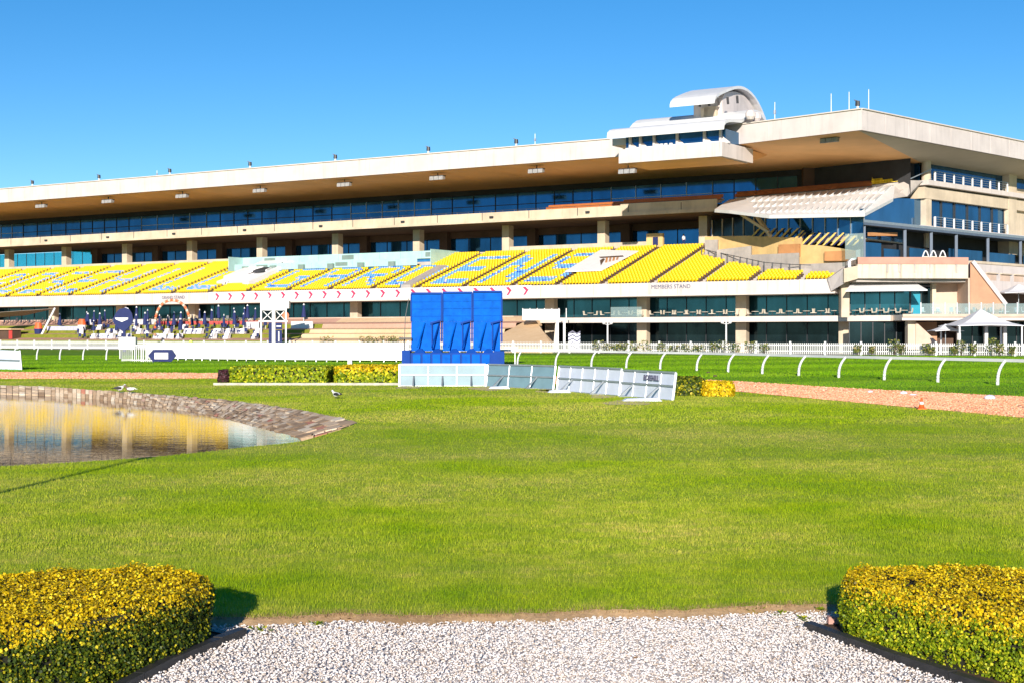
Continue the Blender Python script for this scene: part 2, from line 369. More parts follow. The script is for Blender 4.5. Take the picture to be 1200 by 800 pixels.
# pebbles
ico_v=np.array([(0,0,1),(.94,0,.35),(.29,.9,.35),(-.76,.55,.35),(-.76,-.55,.35),(.29,-.9,.35),(.76,.55,-.35),(-.29,.9,-.35),(-.94,0,-.35),(-.29,-.9,-.35),(.76,-.55,-.35),(0,0,-1)],dtype=float)
ico_f=np.array([(0,1,2),(0,2,3),(0,3,4),(0,4,5),(0,5,1),(1,6,2),(2,7,3),(3,8,4),(4,9,5),(5,10,1),(6,7,2),(7,8,3),(8,9,4),(9,10,5),(10,6,1),(11,7,6),(11,8,7),(11,9,8),(11,10,9),(11,6,10)])
pts=[]
while len(pts)<56000:
    p=Vector((random.uniform(-4.2,4.6),random.uniform(8.9,13.1)))
    if inpoly(p,gp2): pts.append(p)
P=np.array([(p.x,p.y) for p in pts]); N=len(P)
jy=np.array([j.x for j in jag]); jyy=np.array([j.y for j in jag]); lim=np.interp(P[:,0],jy,jyy)
P=P[P[:,1]<lim-.12-.06*rng.random(N)]; N=len(P)
sz=rng.uniform(.0055,.0135,(N,1,1))*np.array([1,.8,.6])*rng.uniform(.7,1.3,(N,1,3))
vv=ico_v[None]*(1+rng.uniform(-.25,.25,(N,12,1)))*sz
th=rng.uniform(0,6.28,N); ph=rng.uniform(-.7,.7,N)
def rot(vv,th,ph):
    c,s=np.cos(ph)[:,None],np.sin(ph)[:,None]; x,y,z=vv[...,0],vv[...,1],vv[...,2]
    y,z=y*c-z*s,y*s+z*c; c,s=np.cos(th)[:,None],np.sin(th)[:,None]; x,y=x*c-y*s,x*s+y*c
    return np.stack([x,y,z],-1)
vv=rot(vv,th,ph); vv[...,0]+=P[:,0:1]; vv[...,1]+=P[:,1:2]; vv[...,2]+=GZ+rng.uniform(.002,.03,(N,1))
me=npmesh('pebbles',vv.reshape(-1,3),(ico_f[None]+12*np.arange(N)[:,None,None]).reshape(-1,3),'pebble')
o=link('pebbles',me); o['kind']='stuff'
# grass blades
def blades(name,pts,hmin,hmax,wid,mat,z0=0.0,lean=.5):
    N=len(pts); a=rng.uniform(0,6.28,N); h=rng.uniform(hmin,hmax,N); w=rng.uniform(.6,1.2,N)*wid
    la=rng.uniform(0,6.28,N); lm=rng.uniform(0,lean,N)*h
    z=np.full(N,z0) if np.isscalar(z0) else z0
    b0=np.stack([pts[:,0]-np.cos(a)*w,pts[:,1]-np.sin(a)*w,z-.003],-1); b1=np.stack([pts[:,0]+np.cos(a)*w,pts[:,1]+np.sin(a)*w,z-.003],-1)
    t=np.stack([pts[:,0]+np.cos(la)*lm,pts[:,1]+np.sin(la)*lm,z+h],-1)
    v=np.stack([b0,b1,t],1).reshape(-1,3)
    o=link(name,npmesh(name,v,np.arange(3*N).reshape(-1,3),mat)); o['kind']='stuff'; return o
def inpoly_np(P,poly):
    c=np.zeros(len(P),bool); j=len(poly)-1
    for i in range(len(poly)):
        a,b=poly[i],poly[j]
        m=((a.y>P[:,1])!=(b.y>P[:,1]))&(P[:,0]<(b.x-a.x)*(P[:,1]-a.y)/(b.y-a.y+1e-12)+a.x); c^=m; j=i
    return c
allp=[]
for y0,y1,den,w in ((12.2,16,3600,1),(16,21,2200,1),(21,28,1100,1),(28,40,420,1)):
    hw=.40*y1+.6; Nn=int(2*hw*(y1-y0)*den)
    p=np.stack([rng.uniform(-hw,hw,Nn),rng.uniform(y0,y1,Nn)],-1)
    k=(p[:,1]>np.interp(p[:,0],jy,jyy))&(np.abs(p[:,0])<.375*p[:,1]+.7)&(~inpoly_np(p,pl)); allp.append(p[k])
near_,mid_=allp[0],np.concatenate(allp[1:])
blades('grass',near_,.018,.042,.0022,'blade'); blades('grass',mid_,.02,.045,.004,'blade')
DT=[(-900,434.5),(0,435.5),(253,437),(470,439),(790,443),(862,446.5),(1000,455),(1100,459.5),(1200,464.5),(1500,480)]
DB=[(-900,443),(0,443.5),(253,443),(470,445),(790,453),(870,459),(1000,471),(1100,480),(1200,489.5),(1500,520)]
def depthof(P,Lp):      # distance of a ground line, seen at each point's bearing
    px=CX+F*P[:,0]/P[:,1]; py=np.interp(px,[q[0] for q in Lp],[q[1] for q in Lp]); return CH*F/(py-CY)
def field(y0,y1,den):
    hw=.40*y1+.6; Nn=int(2*hw*(y1-y0)*den); p=np.stack([rng.uniform(-hw,hw,Nn),rng.uniform(y0,y1,Nn)],-1)
    k=(np.abs(p[:,0])<.375*p[:,1]+.7)&(~inpoly_np(p,pl)); p=p[k]
    dt,db=depthof(p,DT),depthof(p,DB); w=.25*np.sin(p[:,0]*.9)+.15*np.sin(p[:,0]*2.7); return p,(p[:,1]>dt-w),(p[:,1]<db+w)
lf,tf=[],[]
for y0,y1,den in ((40,58,230),(58,85,110)):
    q,far_,nr_=field(y0,y1,den); lf.append(q[nr_]); tf.append(q[far_])
q,far_,nr_=field(85,125,45); lf.append(q[nr_]); tf2=[q[far_]]
q,far_,nr_=field(125,185,22); tf2.append(q[far_])
blades('grass',np.concatenate(lf),.025,.055,.010,'blade'); blades('track_grass',np.concatenate(tf),.03,.06,.010,'turfblade',.004); blades('track_grass',np.concatenate(tf2),.05,.09,.022,'turfblade',.004)
k=int(9000); xx=rng.uniform(-6,6,k); yy=np.interp(xx,jy,jyy)+rng.uniform(-.05,.10,k)
M['dryblade']=islandmat('dry_grass_blades',[(0,(.20,.12,.05)),(.5,(.42,.28,.13)),(.85,(.55,.42,.2)),(1,(.2,.28,.03))],.8,transl=.3)
blades('dry_grass',np.stack([xx,yy],-1),.02,.06,.004,'dryblade',-.02,1.2)
M['litter']=islandmat('dry_leaf_litter',[(0,(.16,.08,.03)),(.6,(.36,.20,.08)),(1,(.60,.42,.12))],.8)
mb=MB()
for i in range(170):
    x=random.uniform(-3.5,3.8); y=random.uniform(9,12.6); y=y if random.random()<.5 else np.interp(x,jy,jyy)-random.uniform(.1,.7)
    if not inpoly(Vector((x,y)),gp2): continue
    t_=random.uniform(0,6.28); l=random.uniform(.012,.03); c_=Vector((x,y,GZ+random.uniform(.02,.035))); d_=Vector((math.cos(t_)*l,math.sin(t_)*l,random.uniform(0,.008))); e_=Vector((-d_.y*.45,d_.x*.45,.004))
    mb.add([c_-d_,c_+e_,c_+d_,c_-e_],[(0,1,2,3)])
struct('leaf_litter',mb,'litter','stuff')
# weeds in the gravel
def weed(px,py,sz,label):
    c=G(px,py,GZ); mb=MB()
    for i in range(40):
        a=random.uniform(0,6.28); rr=random.uniform(0,sz); p=c+Vector((math.cos(a)*rr,math.sin(a)*rr*.7,random.uniform(.01,.05)))
        d=Vector((math.cos(a)*.03,math.sin(a)*.03,.015)); sd=Vector((-math.sin(a)*.012,math.cos(a)*.012,0))
        mb.add([p-d*.5,p+sd,p+d*.6,p-sd],[(0,1,2,3)])
    o=link('weed',mb.mesh('weed','limeleaf',c),None,c); tag(o,label,'weed','weeds growing in the gravel')
for a in [(305,742,.12,'small green weed in the gravel beside the shadow of the left hedge'),(372,735,.08,'tiny weed in the gravel a little right of the left hedge shadow'),(560,724,.08,'tiny weed at the lawn edge in the middle of the gravel'),(577,722,.10,'green tuft at the middle of the gravel edge, the biggest there'),(700,721,.07,'tiny weed on the gravel edge right of the middle'),(885,718,.13,'leafy weed at the brown turf edge left of the right hedge'),(915,722,.10,'pale green weed in gravel just left of the right hedge shadow'),(943,728,.09,'weed beside the end of the right dark edging'),(962,718,.08,'weed in the shadow at the left end of the right hedge')]: weed(*a)
# edging boards
def edging(pts,label):
    t=thing('garden_edging',label,'edging',pts[0],'dark garden edgings')
    for a,b in zip(pts,pts[1:]):
        k=max(1,round((b-a).length/.62)); 
        for i in range(k):
            p=a.lerp(b,i/k+.006); q=a.lerp(b,(i+1)/k-.006); mb=MB(); d=(q-p).normalized(); nrm=Vector((-d.y,d.x,0))*.045
            z0=Vector((0,0,-.03)); zt=Vector((0,0,.075+random.uniform(-.006,.006)))
            mb.hexa([p-nrm+z0,q-nrm+z0,q+nrm+z0,p+nrm+z0],[p-nrm*.9+zt,q-nrm*.9+zt,q+nrm*.9+zt,p+nrm*.9+zt])
            wpart('edging_block',mb,'edging',t)
edging([v.copy() for v in le[:6]],'dark block edging curving along the foot of the left hedge')
edging([v.copy() for v in re_[:6]],'dark block edging curving along the foot of the right hedge')
mb=MB(); c=G(977,730,GZ); mb.box(c.x-.05,c.x+.06,c.y-.03,c.y+.05,GZ,GZ+.06); tag(link('brick',mb.mesh('brick','brick',c),None,c),'small pink brick at the end of the right edging','brick')
# ---------------------------------------------------------------- hedges of many small leaves
def hedge(name,outline,h,label,topmat,sidemat,cat='hedge',leaf=.020,n_top=16000,n_side=16000,tb=.10,group=None,round_=.12):
    c=sum(outline,Vector((0,0,0)))/len(outline); c.z=outline[0].z
    t=thing(name,label,cat,c,group)
    # core
    mb=MB(); inn=[c+(p-c)*.95 for p in outline]
    mb.prism([Vector((p.x,p.y,c.z)) for p in inn],(0,0,h-.06)); wpart('twigs',mb,'hedgecore',t)
    n=len(outline); per=[(outline[(i+1)%n]-outline[i]).length for i in range(n)]; tot=sum(per)
    sgn=sum(outline[i].x*outline[(i+1)%n].y-outline[(i+1)%n].x*outline[i].y for i in range(n)); sgn=1 if sgn>0 else -1
    Ps=[];Ns=[]
    for i in range(n):
        a,b=outline[i],outline[(i+1)%n]; k=int(n_side*per[i]/tot); u=rng.random(k); z=rng.random(k)*h
        d=(b-a).normalized(); nr=Vector((d.y,-d.x,0))*sgn
        inset=np.where(z>h-round_,round_-np.sqrt(np.maximum(0,round_**2-(z-h+round_)**2)),0)+np.where(z<.08,(.08-z)*.5,0)
        lump=.022*np.sin((a.x+(b.x-a.x)*u)*9+z*11)+rng.normal(0,.014,k)
        off=lump-inset-.01
        Ps.append(np.stack([a.x+(b.x-a.x)*u+nr.x*off,a.y+(b.y-a.y)*u+nr.y*off,c.z+z],-1)); Ns.append(np.tile([nr.x,nr.y,.35],(k,1)))
    side=np.concatenate(Ps); sn=np.concatenate(Ns)
    poly=[c+(p-c)*(1-round_*.6/max(.3,(p-c).length)) for p in outline]
    xs=[p.x for p in outline]; ys=[p.y for p in outline]; q=np.stack([rng.uniform(min(xs),max(xs),n_top*2),rng.uniform(min(ys),max(ys),n_top*2)],-1)
    q=q[inpoly_np(q,poly)][:n_top]
    lump=.018*np.sin(q[:,0]*7+q[:,1]*5)+.012*np.sin(q[:,0]*17-q[:,1]*13)+rng.normal(0,.014,len(q))
    top=np.stack([q[:,0],q[:,1],c.z+h-.012+lump],-1); tn=np.tile([0,0,1.],(len(q),1))
    P=np.concatenate([side,top]); Nn=np.concatenate([sn,tn])+rng.normal(0,.55,(len(side)+len(top),3)); Nn/=np.linalg.norm(Nn,axis=1,keepdims=True)
    g3=np.sin(P[:,0]*23+1.3*np.sin(P[:,1]*19))*np.sin(P[:,1]*21+P[:,2]*9)*np.sin(P[:,2]*27+P[:,0]*7)
    if leaf<.05:
        kk=(g3<.42)|(rng.random(len(P))<.25); P,Nn,g3=P[kk],Nn[kk],g3[kk]; P=P-Nn*(.02*np.clip(g3,-.2,1))[:,None]
        st_=rng.random(len(P))<.006; P[st_,2]+=rng.uniform(.01,.05,st_.sum())
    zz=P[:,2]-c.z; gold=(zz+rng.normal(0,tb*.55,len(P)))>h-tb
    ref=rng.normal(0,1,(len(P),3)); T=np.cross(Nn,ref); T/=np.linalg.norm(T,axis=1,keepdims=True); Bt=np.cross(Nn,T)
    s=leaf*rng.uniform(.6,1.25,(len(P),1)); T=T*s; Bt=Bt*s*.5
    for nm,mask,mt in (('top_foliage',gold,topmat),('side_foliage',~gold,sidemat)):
        p,T_,B_,N_=P[mask],T[mask],Bt[mask],Nn[mask]
        v=np.stack([p-T_*.5,p+B_+N_*leaf*.12,p+T_*.55,p-B_+N_*leaf*.12],1).reshape(-1,3)-np.array(t.location)
        if len(p): link(nm,npmesh(nm,v,np.arange(len(v)).reshape(-1,4),mt),t)
    return t
Lo=[(-2.40,11.5),(-2.50,11.0),(-2.70,10.5),(-2.93,10.15),(-3.22,9.8),(-3.55,9.45),(-4.2,8.85),(-5.3,8.3),(-6.2,9.4),(-5.4,11.2),(-4.3,11.9),(-3.7,12.2),(-3.1,12.35),(-2.72,12.2),(-2.47,11.9)]
Ro=[(2.74,12.0),(2.77,11.75),(2.98,11.3),(3.2,10.85),(3.5,10.35),(3.75,10.0),(4.6,9.2),(6,8.6),(7,9.6),(6.2,11.6),(5,12.3),(4.2,12.6),(3.5,12.7),(3.05,12.6),(2.80,12.35)]
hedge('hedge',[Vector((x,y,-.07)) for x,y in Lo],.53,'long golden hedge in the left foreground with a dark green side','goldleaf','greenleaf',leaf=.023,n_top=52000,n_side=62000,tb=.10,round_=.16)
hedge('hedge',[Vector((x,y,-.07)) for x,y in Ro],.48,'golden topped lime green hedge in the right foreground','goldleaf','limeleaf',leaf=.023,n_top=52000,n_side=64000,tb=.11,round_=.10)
def rrect(px0,px1,py,depth,r=.3):
    a=G(px0,py); b=G(px1,py); x0,x1,y0,y1=a.x,b.x,a.y,a.y+depth
    o=[]
    for cx,cy,s0 in ((x1-r,y0+r,-90),(x1-r,y1-r,0),(x0+r,y1-r,90),(x0+r,y0+r,180)):
        for k in range(4): t=R(s0+k*30); o.append(Vector((cx+r*math.cos(t),cy+r*math.sin(t),0)))
    return o
kb=dict(n_top=5000,n_side=5000)
hedge('hedge',rrect(268,383,448.5,5),.80,'clipped green hedge on a pale kerb between the purple shrub and the yellow hedge','limeleaf','limeleaf',leaf=.13,tb=.08,**kb)
hedge('hedge',rrect(391,468,448.5,6),.82,'golden yellow topped hedge ending behind the grey barrier','goldleaf','limeleaf',leaf=.13,tb=.22,**kb)
hedge('shrub',rrect(254,268,448,1.6),.62,'small dark purple shrub at the left end of the clipped green hedge','darkleaf','darkleaf','shrub',leaf=.10,n_top=900,n_side=900)
hedge('hedge',rrect(784,826,463.5,2.8),.70,'dark green hedge just right of the white barrier end','greenleaf','greenleaf',leaf=.10,tb=.05,n_top=3000,n_side=3000)
hedge('hedge',rrect(826,862,464.5,2.0),.55,'low golden hedge beside the start of the dirt track','goldleaf','goldleaf',leaf=.10,tb=.1,n_top=3000,n_side=3000)
mb=MB(); a=G(250,451); b=G(470,451); mb.box(a.x,b.x,a.y,a.y+.15,-.02,.12); tag(link('kerb',mb.mesh('kerb','limestone',a),None,a),'low pale kerb in front of the clipped green hedge','kerb')
# ---------------------------------------------------------------- tracks
def sheet(name,top,bot,z,mat):
    mb=MB(); T=[G(*p) for p in top]; Bo=[G(*p) for p in bot]
    def dens(L):
        o=[]
        for a,b in zip(L,L[1:]):
            for i in range(12):
                p=a.lerp(b,i/12); p.y+=random.uniform(-.12,.12)*(p.y/70); o.append(p)
        o.append(L[-1]); return o
    T,Bo=dens(T),dens(Bo); k=len(T)
    for i in range(k-1): mb.add([(*Bo[i].xy,z),(*Bo[i+1].xy,z),(*T[i+1].xy,z),(*T[i].xy,z)],[(0,1,2,3)])
    return struct(name,mb,mat)
sheet('turf_track',[(-900,406.5),(0,407),(300,408),(600,411),(900,413),(1200,415),(2200,421)],[(-900,436),(0,437),(300,438),(600,441),(900,448),(1200,463),(2200,520)],.004,'turf')
sheet('dirt_track',[(-400,434.5),(0,435.5),(253,437),(470,439),(790,443),(862,446.5),(1000,455),(1100,459.5),(1200,464.5),(1500,480)],[(-400,443),(0,443.5),(253,443),(470,445),(790,453),(870,459),(1000,471),(1100,480),(1200,489.5),(1500,520)],.008,'dirt')
M['sandclod']=islandmat('harrowed_sand',[(0,(.72,.27,.13)),(.5,(.90,.42,.23)),(1,(1.0,.58,.36))],1.0)
def clods(y0,y1,den,s_):
    hw=.40*y1+.6; Nn=int(2*hw*(y1-y0)*den); p=np.stack([rng.uniform(-hw,hw,Nn),rng.uniform(y0,y1,Nn)],-1)
    p=p[np.abs(p[:,0])<.375*p[:,1]+1]; dt,db=depthof(p,DT),depthof(p,DB); return p[(p[:,1]<dt-.1)&(p[:,1]>db+.1)],s_
PP=[];SS=[]
for q in ((38,62,75,.034),(62,105,32,.055)):
    p_,s_=clods(*q); PP.append(p_); SS.append(np.full(len(p_),s_))
P=np.concatenate(PP); s_=np.concatenate(SS); N=len(P)
vv=ico_v[None]*(1+rng.uniform(-.3,.3,(N,12,1)))*(s_*rng.uniform(.5,1.2,N))[:,None,None]*np.array([1.3,1.0,.8]); vv=rot(vv,rng.uniform(0,6.28,N),np.zeros(N))
vv[...,0]+=P[:,0:1]; vv[...,1]+=P[:,1:2]; vv[...,2]+=.01
o=link('track_sand',npmesh('track_sand',vv.reshape(-1,3),(ico_f[None]+12*np.arange(N)[:,None,None]).reshape(-1,3),'sandclod')); o['kind']='stuff'
# ---------------------------------------------------------------- running rails
def rail(pts,sp,label,h=1.23,first=0):
    t=thing('running_rail',label,'rail',pts[0]); 
    L=[(b-a).length for a,b in zip(pts,pts[1:])]; tot=sum(L)
    def at(s):
        for a,b,l in zip(pts,pts[1:],L):
            if s<=l: return a.lerp(b,s/l),(b-a).normalized()
            s-=l
        return pts[-1],(pts[-1]-pts[-2]).normalized()
    mb=MB(); N_=int(tot/1.2); P_=[]
    for i in range(N_+1):
        p,d=at(tot*i/N_); nr=Vector((-d.y,d.x,0)); nr=nr if nr.y>0 else -nr; P_.append(p+nr*.5+Vector((0,0,h)))
    for a,b in zip(P_,P_[1:]): mb.bar(a,b,.13,.15)
    wpart('top_rail',mb,'white',t)
    s=first
    while s<tot:
        p,d=at(s); nr=Vector((-d.y,d.x,0)); nr=nr if nr.y>0 else -nr
        mb=MB(); q=[]
        for k in range(9):
            f=k/8; q.append(p+nr*(.5*f**2.6)+Vector((0,0,h*(f**.9)-(0 if k else .05))))
        for k,(a,b) in enumerate(zip(q,q[1:])): mb.cyl(a,b,.085-.002*k,.085-.002*(k+1),8)
        wpart('post',mb,'white',t,True); s+=sp
    return t
rp=[G(1187,450.5),]
pR=[Vector((26.9,60.2,0)),Vector((25.4,66,0)),Vector((24.0,71.7,0)),Vector((20.0,81.5,0)),Vector((16.3,92.3,0)),Vector((12.96,101.5,0)),Vector((7.6,111.5,0)),Vector((3.05,117.7,0)),Vector((-1.5,122.5,0)),Vector((-7,127,0))]
rail([pR[2]+(pR[2]-pR[3]).normalized()*(4.55*3)]+pR[2:],4.55,'white curved post running rail crossing the turf on the right')
pL=[Vector((-66,152,0)),Vector((-52.2,151.5,0)),Vector((-42,149.5,0)),Vector((-39.5,149,0))]
rail(pL,2.6,'white curved post running rail on the far left of the turf',1.28,first=1.0)
# ---------------------------------------------------------------- white panel fence (left centre)
def panel_fence(pts,n,h,label):
    t=thing('panel_fence',label,'fence',pts[0]); 
    L=[(b-a).length for a,b in zip(pts,pts[1:])]; tot=sum(L)
    def at(s):
        for a,b,l in zip(pts,pts[1:],L):
            if s<=l+1e-6: return a.lerp(b,min(1,s/l))
            s-=l
        return pts[-1]
    for i in range(n):
        a,b=at(tot*i/n),at(tot*(i+1)/n); d=(b-a).normalized(); a2=a+d*.07; b2=b-d*.07; mb=MB()
        z=lambda v:Vector((0,0,v))
        lean=Vector((0,.10,0)) if i%2 else Vector((0,.02,0))
        mb.prism([a2+z(.18),b2+z(.18),b2+z(h*.52)+lean*.5,a2+z(h*.52)+lean*.5],(0,.04,0)); mb.prism([a2+z(h*.56)+lean*.5,b2+z(h*.56)+lean*.5,b2+z(h-.05)+lean,a2+z(h-.05)+lean],(0,.04,0))
        wpart('board',mb,'white',t)
        mb=MB(); mb.bar(a,a+z(h)+lean,.08); wpart('post',mb,'steel' if i%3 else 'white',t)
        mb=MB(); mb.bar(a+z(h)+lean,b+z(h)+lean,.07); mb.bar(a+z(h*.54)+lean*.5,b+z(h*.54)+lean*.5,.05); wpart('rail',mb,'white',t)
    return t
panel_fence([G(172,421.3),G(260,422.5),G(330,423.2),G(400,423.8),G(440,424),G(479,424)],27,1.75,'continuous white board fence behind the clipped hedges')
# cluster of white gates at the start of the fence
for i,(px,lab) in enumerate([(143,'white slatted gate panel nearest the curved rail'),(155,'second white slatted gate panel right of the curved rail'),(166,'third white slatted gate panel, beside the arrow sign')]):
    c=G(px,423+i*.3); t=thing('gate_panel',lab,'gate',c,'white gate panels',rz=R(35-20*i))
    mb=MB()
    for k in range(6): mb.box(k*.2-.03,k*.2+.03,-.02,.02,0,1.55)
    lpart('bars',mb,'white',t); mb=MB(); mb.box(-.05,1.05,-.025,.025,1.5,1.6); mb.box(-.05,1.05,-.025,.025,.1,.2); lpart('frame',mb,'white',t)
c=G(150,420); t=thing('tote_box',"white box stand behind the white gate panels below the heart sign",'box',c)
mb=MB(); mb.box(-.9,.9,-.4,.4,1.0,2.3); lpart('cabinet',mb,'white',t)
for x in (-.8,.8):
    mb=MB(); mb.box(x-.05,x+.05,-.3,.3,0,1.0); lpart('leg',mb,'white',t)
# heart sign
c=G(151,412); s=c.y/F; t=thing('heart_sign','navy heart shaped sign with a white band standing on a short post','sign',c)
hp=[(133,378),(133,373),(136,367),(140,362.5),(147,361),(152,363),(155,368),(156,374),(155,379),(150,385),(145,389),(139,385)]
mb=MB(); mb.prism([Vector(((x-151)*s,-.15,(CY-y)*s+CH)) for x,y in hp],(0,.3,0)); lpart('heart',mb,'navy',t)
mb=MB(); mb.prism([Vector(((x-151)*s,-.158,(CY-y)*s+CH)) for x,y in [(135,372.5),(150.5,372.5),(150,374.5),(143,377.5),(136,374.5)]],(0,.004,0)); lpart('white_band',mb,'white',t)
mb=MB(); mb.box(-.9,-.5,-.1,.1,0,(CY-386)*s+CH); lpart('post',mb,'navy',t)
c2=G(153.5,411); s2=c2.y/F; t=thing('banner_flag','pale blue feather banner right behind the navy heart sign','flag',c2)
mb=MB(); mb.prism([Vector(((x-153.5)*s2,0,(CY-y)*s2+CH)) for x,y in [(146,360),(150,361),(155,368),(156,376),(154,380),(151,370)]],(0,.05,0)); lpart('cloth',mb,'greyseat',t)
mb=MB(); mb.cyl((0,.03,0),(0,.03,(CY-378)*s2+CH),.05); lpart('pole',mb,'steel',t)
# arrow sign
c=G(190,424.3); s=c.y/F; t=thing('arrow_sign','navy double ended arrow sign with a white text panel','sign',c)
mb=MB(); mb.prism([Vector(((x-190)*s,0,(423-y)*s)) for x,y in [(173.5,415),(179,408.5),(180,408),(201,408),(202,408.5),(206.5,415),(201,421.8),(179,421.8)]],(0,.10,0)); lpart('board',mb,'navy',t)
mb=MB(); mb.box(-9*s,7*s,-.012,-.004,4*s,11.5*s); lpart('text_panel',mb,'white',t)
mb=MB(); 
for k in range(3): mb.box(-7*s,5*s,-.02,-.015,(5.5+2*k)*s,(6.1+2*k)*s)
lpart('text_lines',mb,'greyprint',t)
for x in (-11,9):
    mb=MB(); mb.box(x*s-.05,x*s+.05,.1,.2,-.1,6*s); lpart('leg',mb,'navy',t)
# white barrier end far left
c=G(12,433.5); c0=G(-45,431); t=thing('barrier_panel','white barrier panel cut off by the left edge of the photo','barrier',c0)
e=G(25,433.2); mb=MB(); z=Vector((0,0,1.5)); mb.prism([c0,e,e+z*.92+Vector((-.25,.3,0)),c0+z+Vector((0,.3,0))],(0,.08,0)); wpart('board',mb,'whitepanel',t)
mb=MB(); mb.bar(c0+z*.5+Vector((0,.0,0)),e+z*.46+Vector((-.12,-.0,0)),.07); mb.bar(e+Vector((.03,-.04,0)),e+z*.93+Vector((-.2,.26,0)),.1); wpart('frame',mb,'steel',t)
# ---------------------------------------------------------------- barrier panels in the centre
def barrier(a,b,h,mat,label,ncell,nbr,print_=False):
    t=thing('barrier_panel',label,'barrier',a,'barrier panels in front of the blue scoreboard')
    d=(b-a).normalized(); n=Vector((-d.y,d.x,0)); n=n if n.y>0 else -n; L=(b-a).length; up=Vector((0,0,h))+n*.14
    mb=MB(); mb.prism([a+up*.03,b+up*.03,b+up*.98,a+up*.98],n*.03); wpart('board',mb,mat,t)
    f=n*-.035
    mb=MB()
    for u0,u1 in ((0,0),(1,1)): pass
    mb.bar(a+f,b+f,.07); mb.bar(a+up+f,b+up+f,.07); mb.bar(a+up*.52+f,b+up*.52+f,.07)
    for i in range(ncell+1): 
        p=a.lerp(b,i/ncell); mb.bar(p+f,p+up+f,.07 if i in (0,ncell) else .045)
    wpart('frame',mb,'steel',t)
    for i in range(nbr):
        p=a.lerp(b,(i+.5)/nbr); foot=p-n*.6; mb=MB(); mb.bar(p+up*.5+f,foot+Vector((0,0,.03)),.06); mb.bar(foot+Vector((0,0,.03)),p+Vector((0,0,.03))+f,.045)
        wpart('strut',mb,'steel',t)
    if print_:
        me=textmesh('ROSEHILL',.30,'greyprint'); o=link('lettering',me,t)
        o.location=a.lerp(b,.58)+up*.76+f*1.9-a; o.rotation_euler=(R(90)-.13,0,math.atan2(d.y,d.x))
    return t
barrier(G(468,452),G(569,452),1.05,'greypanel','grey blue barrier panel below the left half of the blue scoreboard',3,3)
barrier(G(570,452.5),G(649,456),1.07,'greypanel','grey blue barrier panel between the blue scoreboard and the white panels',3,2)
barrier(G(653,457.5),G(726,463.5),1.10,'whitepanel','white barrier panel with two struts, joined to the grey ones',5,2)
barrier(G(727,463.5),G(789,469),1.05,'whitepanel','nearest white barrier panel at the right end, with faint print',4,2,True)
M['bare']=ground('bare_sand',(.55,.38,.20),(.72,.56,.38),6)
mb=MB()
for px,py,rx,ry in [(735,471.5,26,3.2),(705,464.5,14,2.0),(570,455,20,2.2),(640,458,12,1.8),(640,457,9,1.4),(478,453.5,14,1.6)]:
    c=G(px,py); q=[]
    for k in range(18):
        t_=2*math.pi*k/18; rr=1+.18*math.sin(3*t_+px)+random.uniform(-.08,.08); p=G(px+rx*math.cos(t_)*rr,py+ry*math.sin(t_)*rr); q.append((p.x,p.y,.012+ .0001*(px%7)))
    mb.add(q,[tuple(range(18))])
o=struct('bare_patches',mb,'bare')
for i,(px,py,w) in enumerate([(752,469.5,.75),(655,459.5,.5),(585,455,.5)]):
    c=G(px,py); mb=MB(); mb.hexa([(-w,-.25,0),(w,-.25,0),(w,.25,0),(-w,.25,0)],[(-w*.7,-.2,.10),(w*.8,-.2,.13),(w*.7,.2,.13),(-w*.8,.2,.1)])
    o=link('ballast_bag',mb.mesh('ballast_bag','whitepanel'),None,c); tag(o,['white ballast bag at the foot of the nearest white panel','white ballast bag between grey and white panels','white ballast bag under the grey panel joint'][i],'bag','ballast bags')
# ---------------------------------------------------------------- blue scoreboard (three tall backs)
bc=G(536,429.5); s=bc.y/F
t=thing('scoreboard','tall blue steel scoreboard seen from behind, three panels on a base','scoreboard',bc)
def sx(px): return (px-536)*s
def sz_(py): return CH+(CY-py)*s
for x0,x1,top in ((482,517.5,345),(519,553,344),(554.5,588,343)):
    xa,xb=sx(x0),sx(x1); zb=sz_(411); zt=sz_(top); zm=sz_(377)
    mb=MB(); mb.prism([(xa,0,zm),(xb,0,zm),(xb,0,zt),(xa,0,zt)],(0,.35,0)); 
    mb.prism([(xa,.02,zb),(xb-.12,.02,zb),(xb-.12,.02,zm-.004),(xa,.02,zm-.004)],(0,.25,0))
    p=lpart('panel',mb,'bluetarp',t)
    mb=MB()
    for zz in (.22,.48,.74): mb.box(xa+.05,xb-.05,-.06,-.003,zm+(zt-zm)*zz-.05,zm+(zt-zm)*zz+.05)
    for xx in (.33,.66): mb.box(xa+(xb-xa)*xx-.04,xa+(xb-xa)*xx+.04,-.04,-.003,zm+.1,zt-.1)
    lpart('rib',mb,'bluetarp',p)
    mb=MB(); mb.box(xa-.02,xb+.02,-.14,.36,zt,zt+.14); mb.box(xa-.06,xa+.04,-.12,.34,zm,zt); mb.box(xb-.06,xb+.06,-.12,.5,zm-1.6,zt)
    lpart('frame',mb,'bluetarp2',t)
    for fx in (.45,.93):
        xm=xa+(xb-xa)*fx; mb=MB(); mb.bar((xm-.55,-.9,zb+.3),(xm,-.06,zm-.1),.09); lpart('brace',mb,'bluetarp2' if fx>.6 else 'bluetarp',t)
    mb=MB(); mb.bar((xb-.9,-.3,zm-.15),(xb+.1,-.3,zm+.12),.13); mb.bar((xb-.75,-.3,zb+.2),(xb-.75,-.3,zm-.1),.09); lpart('bracket',mb,'bluetarp2',t)
mb=MB(); mb.box(sx(473),sx(590),-1.3,1.2,0,sz_(413)); lpart('base',mb,'bluetarp2',t)
for k in range(8):
    x=sx(484)+k*(sx(579)-sx(476))/9; mb=MB(); mb.box(x+.08,x+.68,-1.42,-1.31,.1,sz_(414.5)); lpart('locker_door',mb,'bluetarp',t)
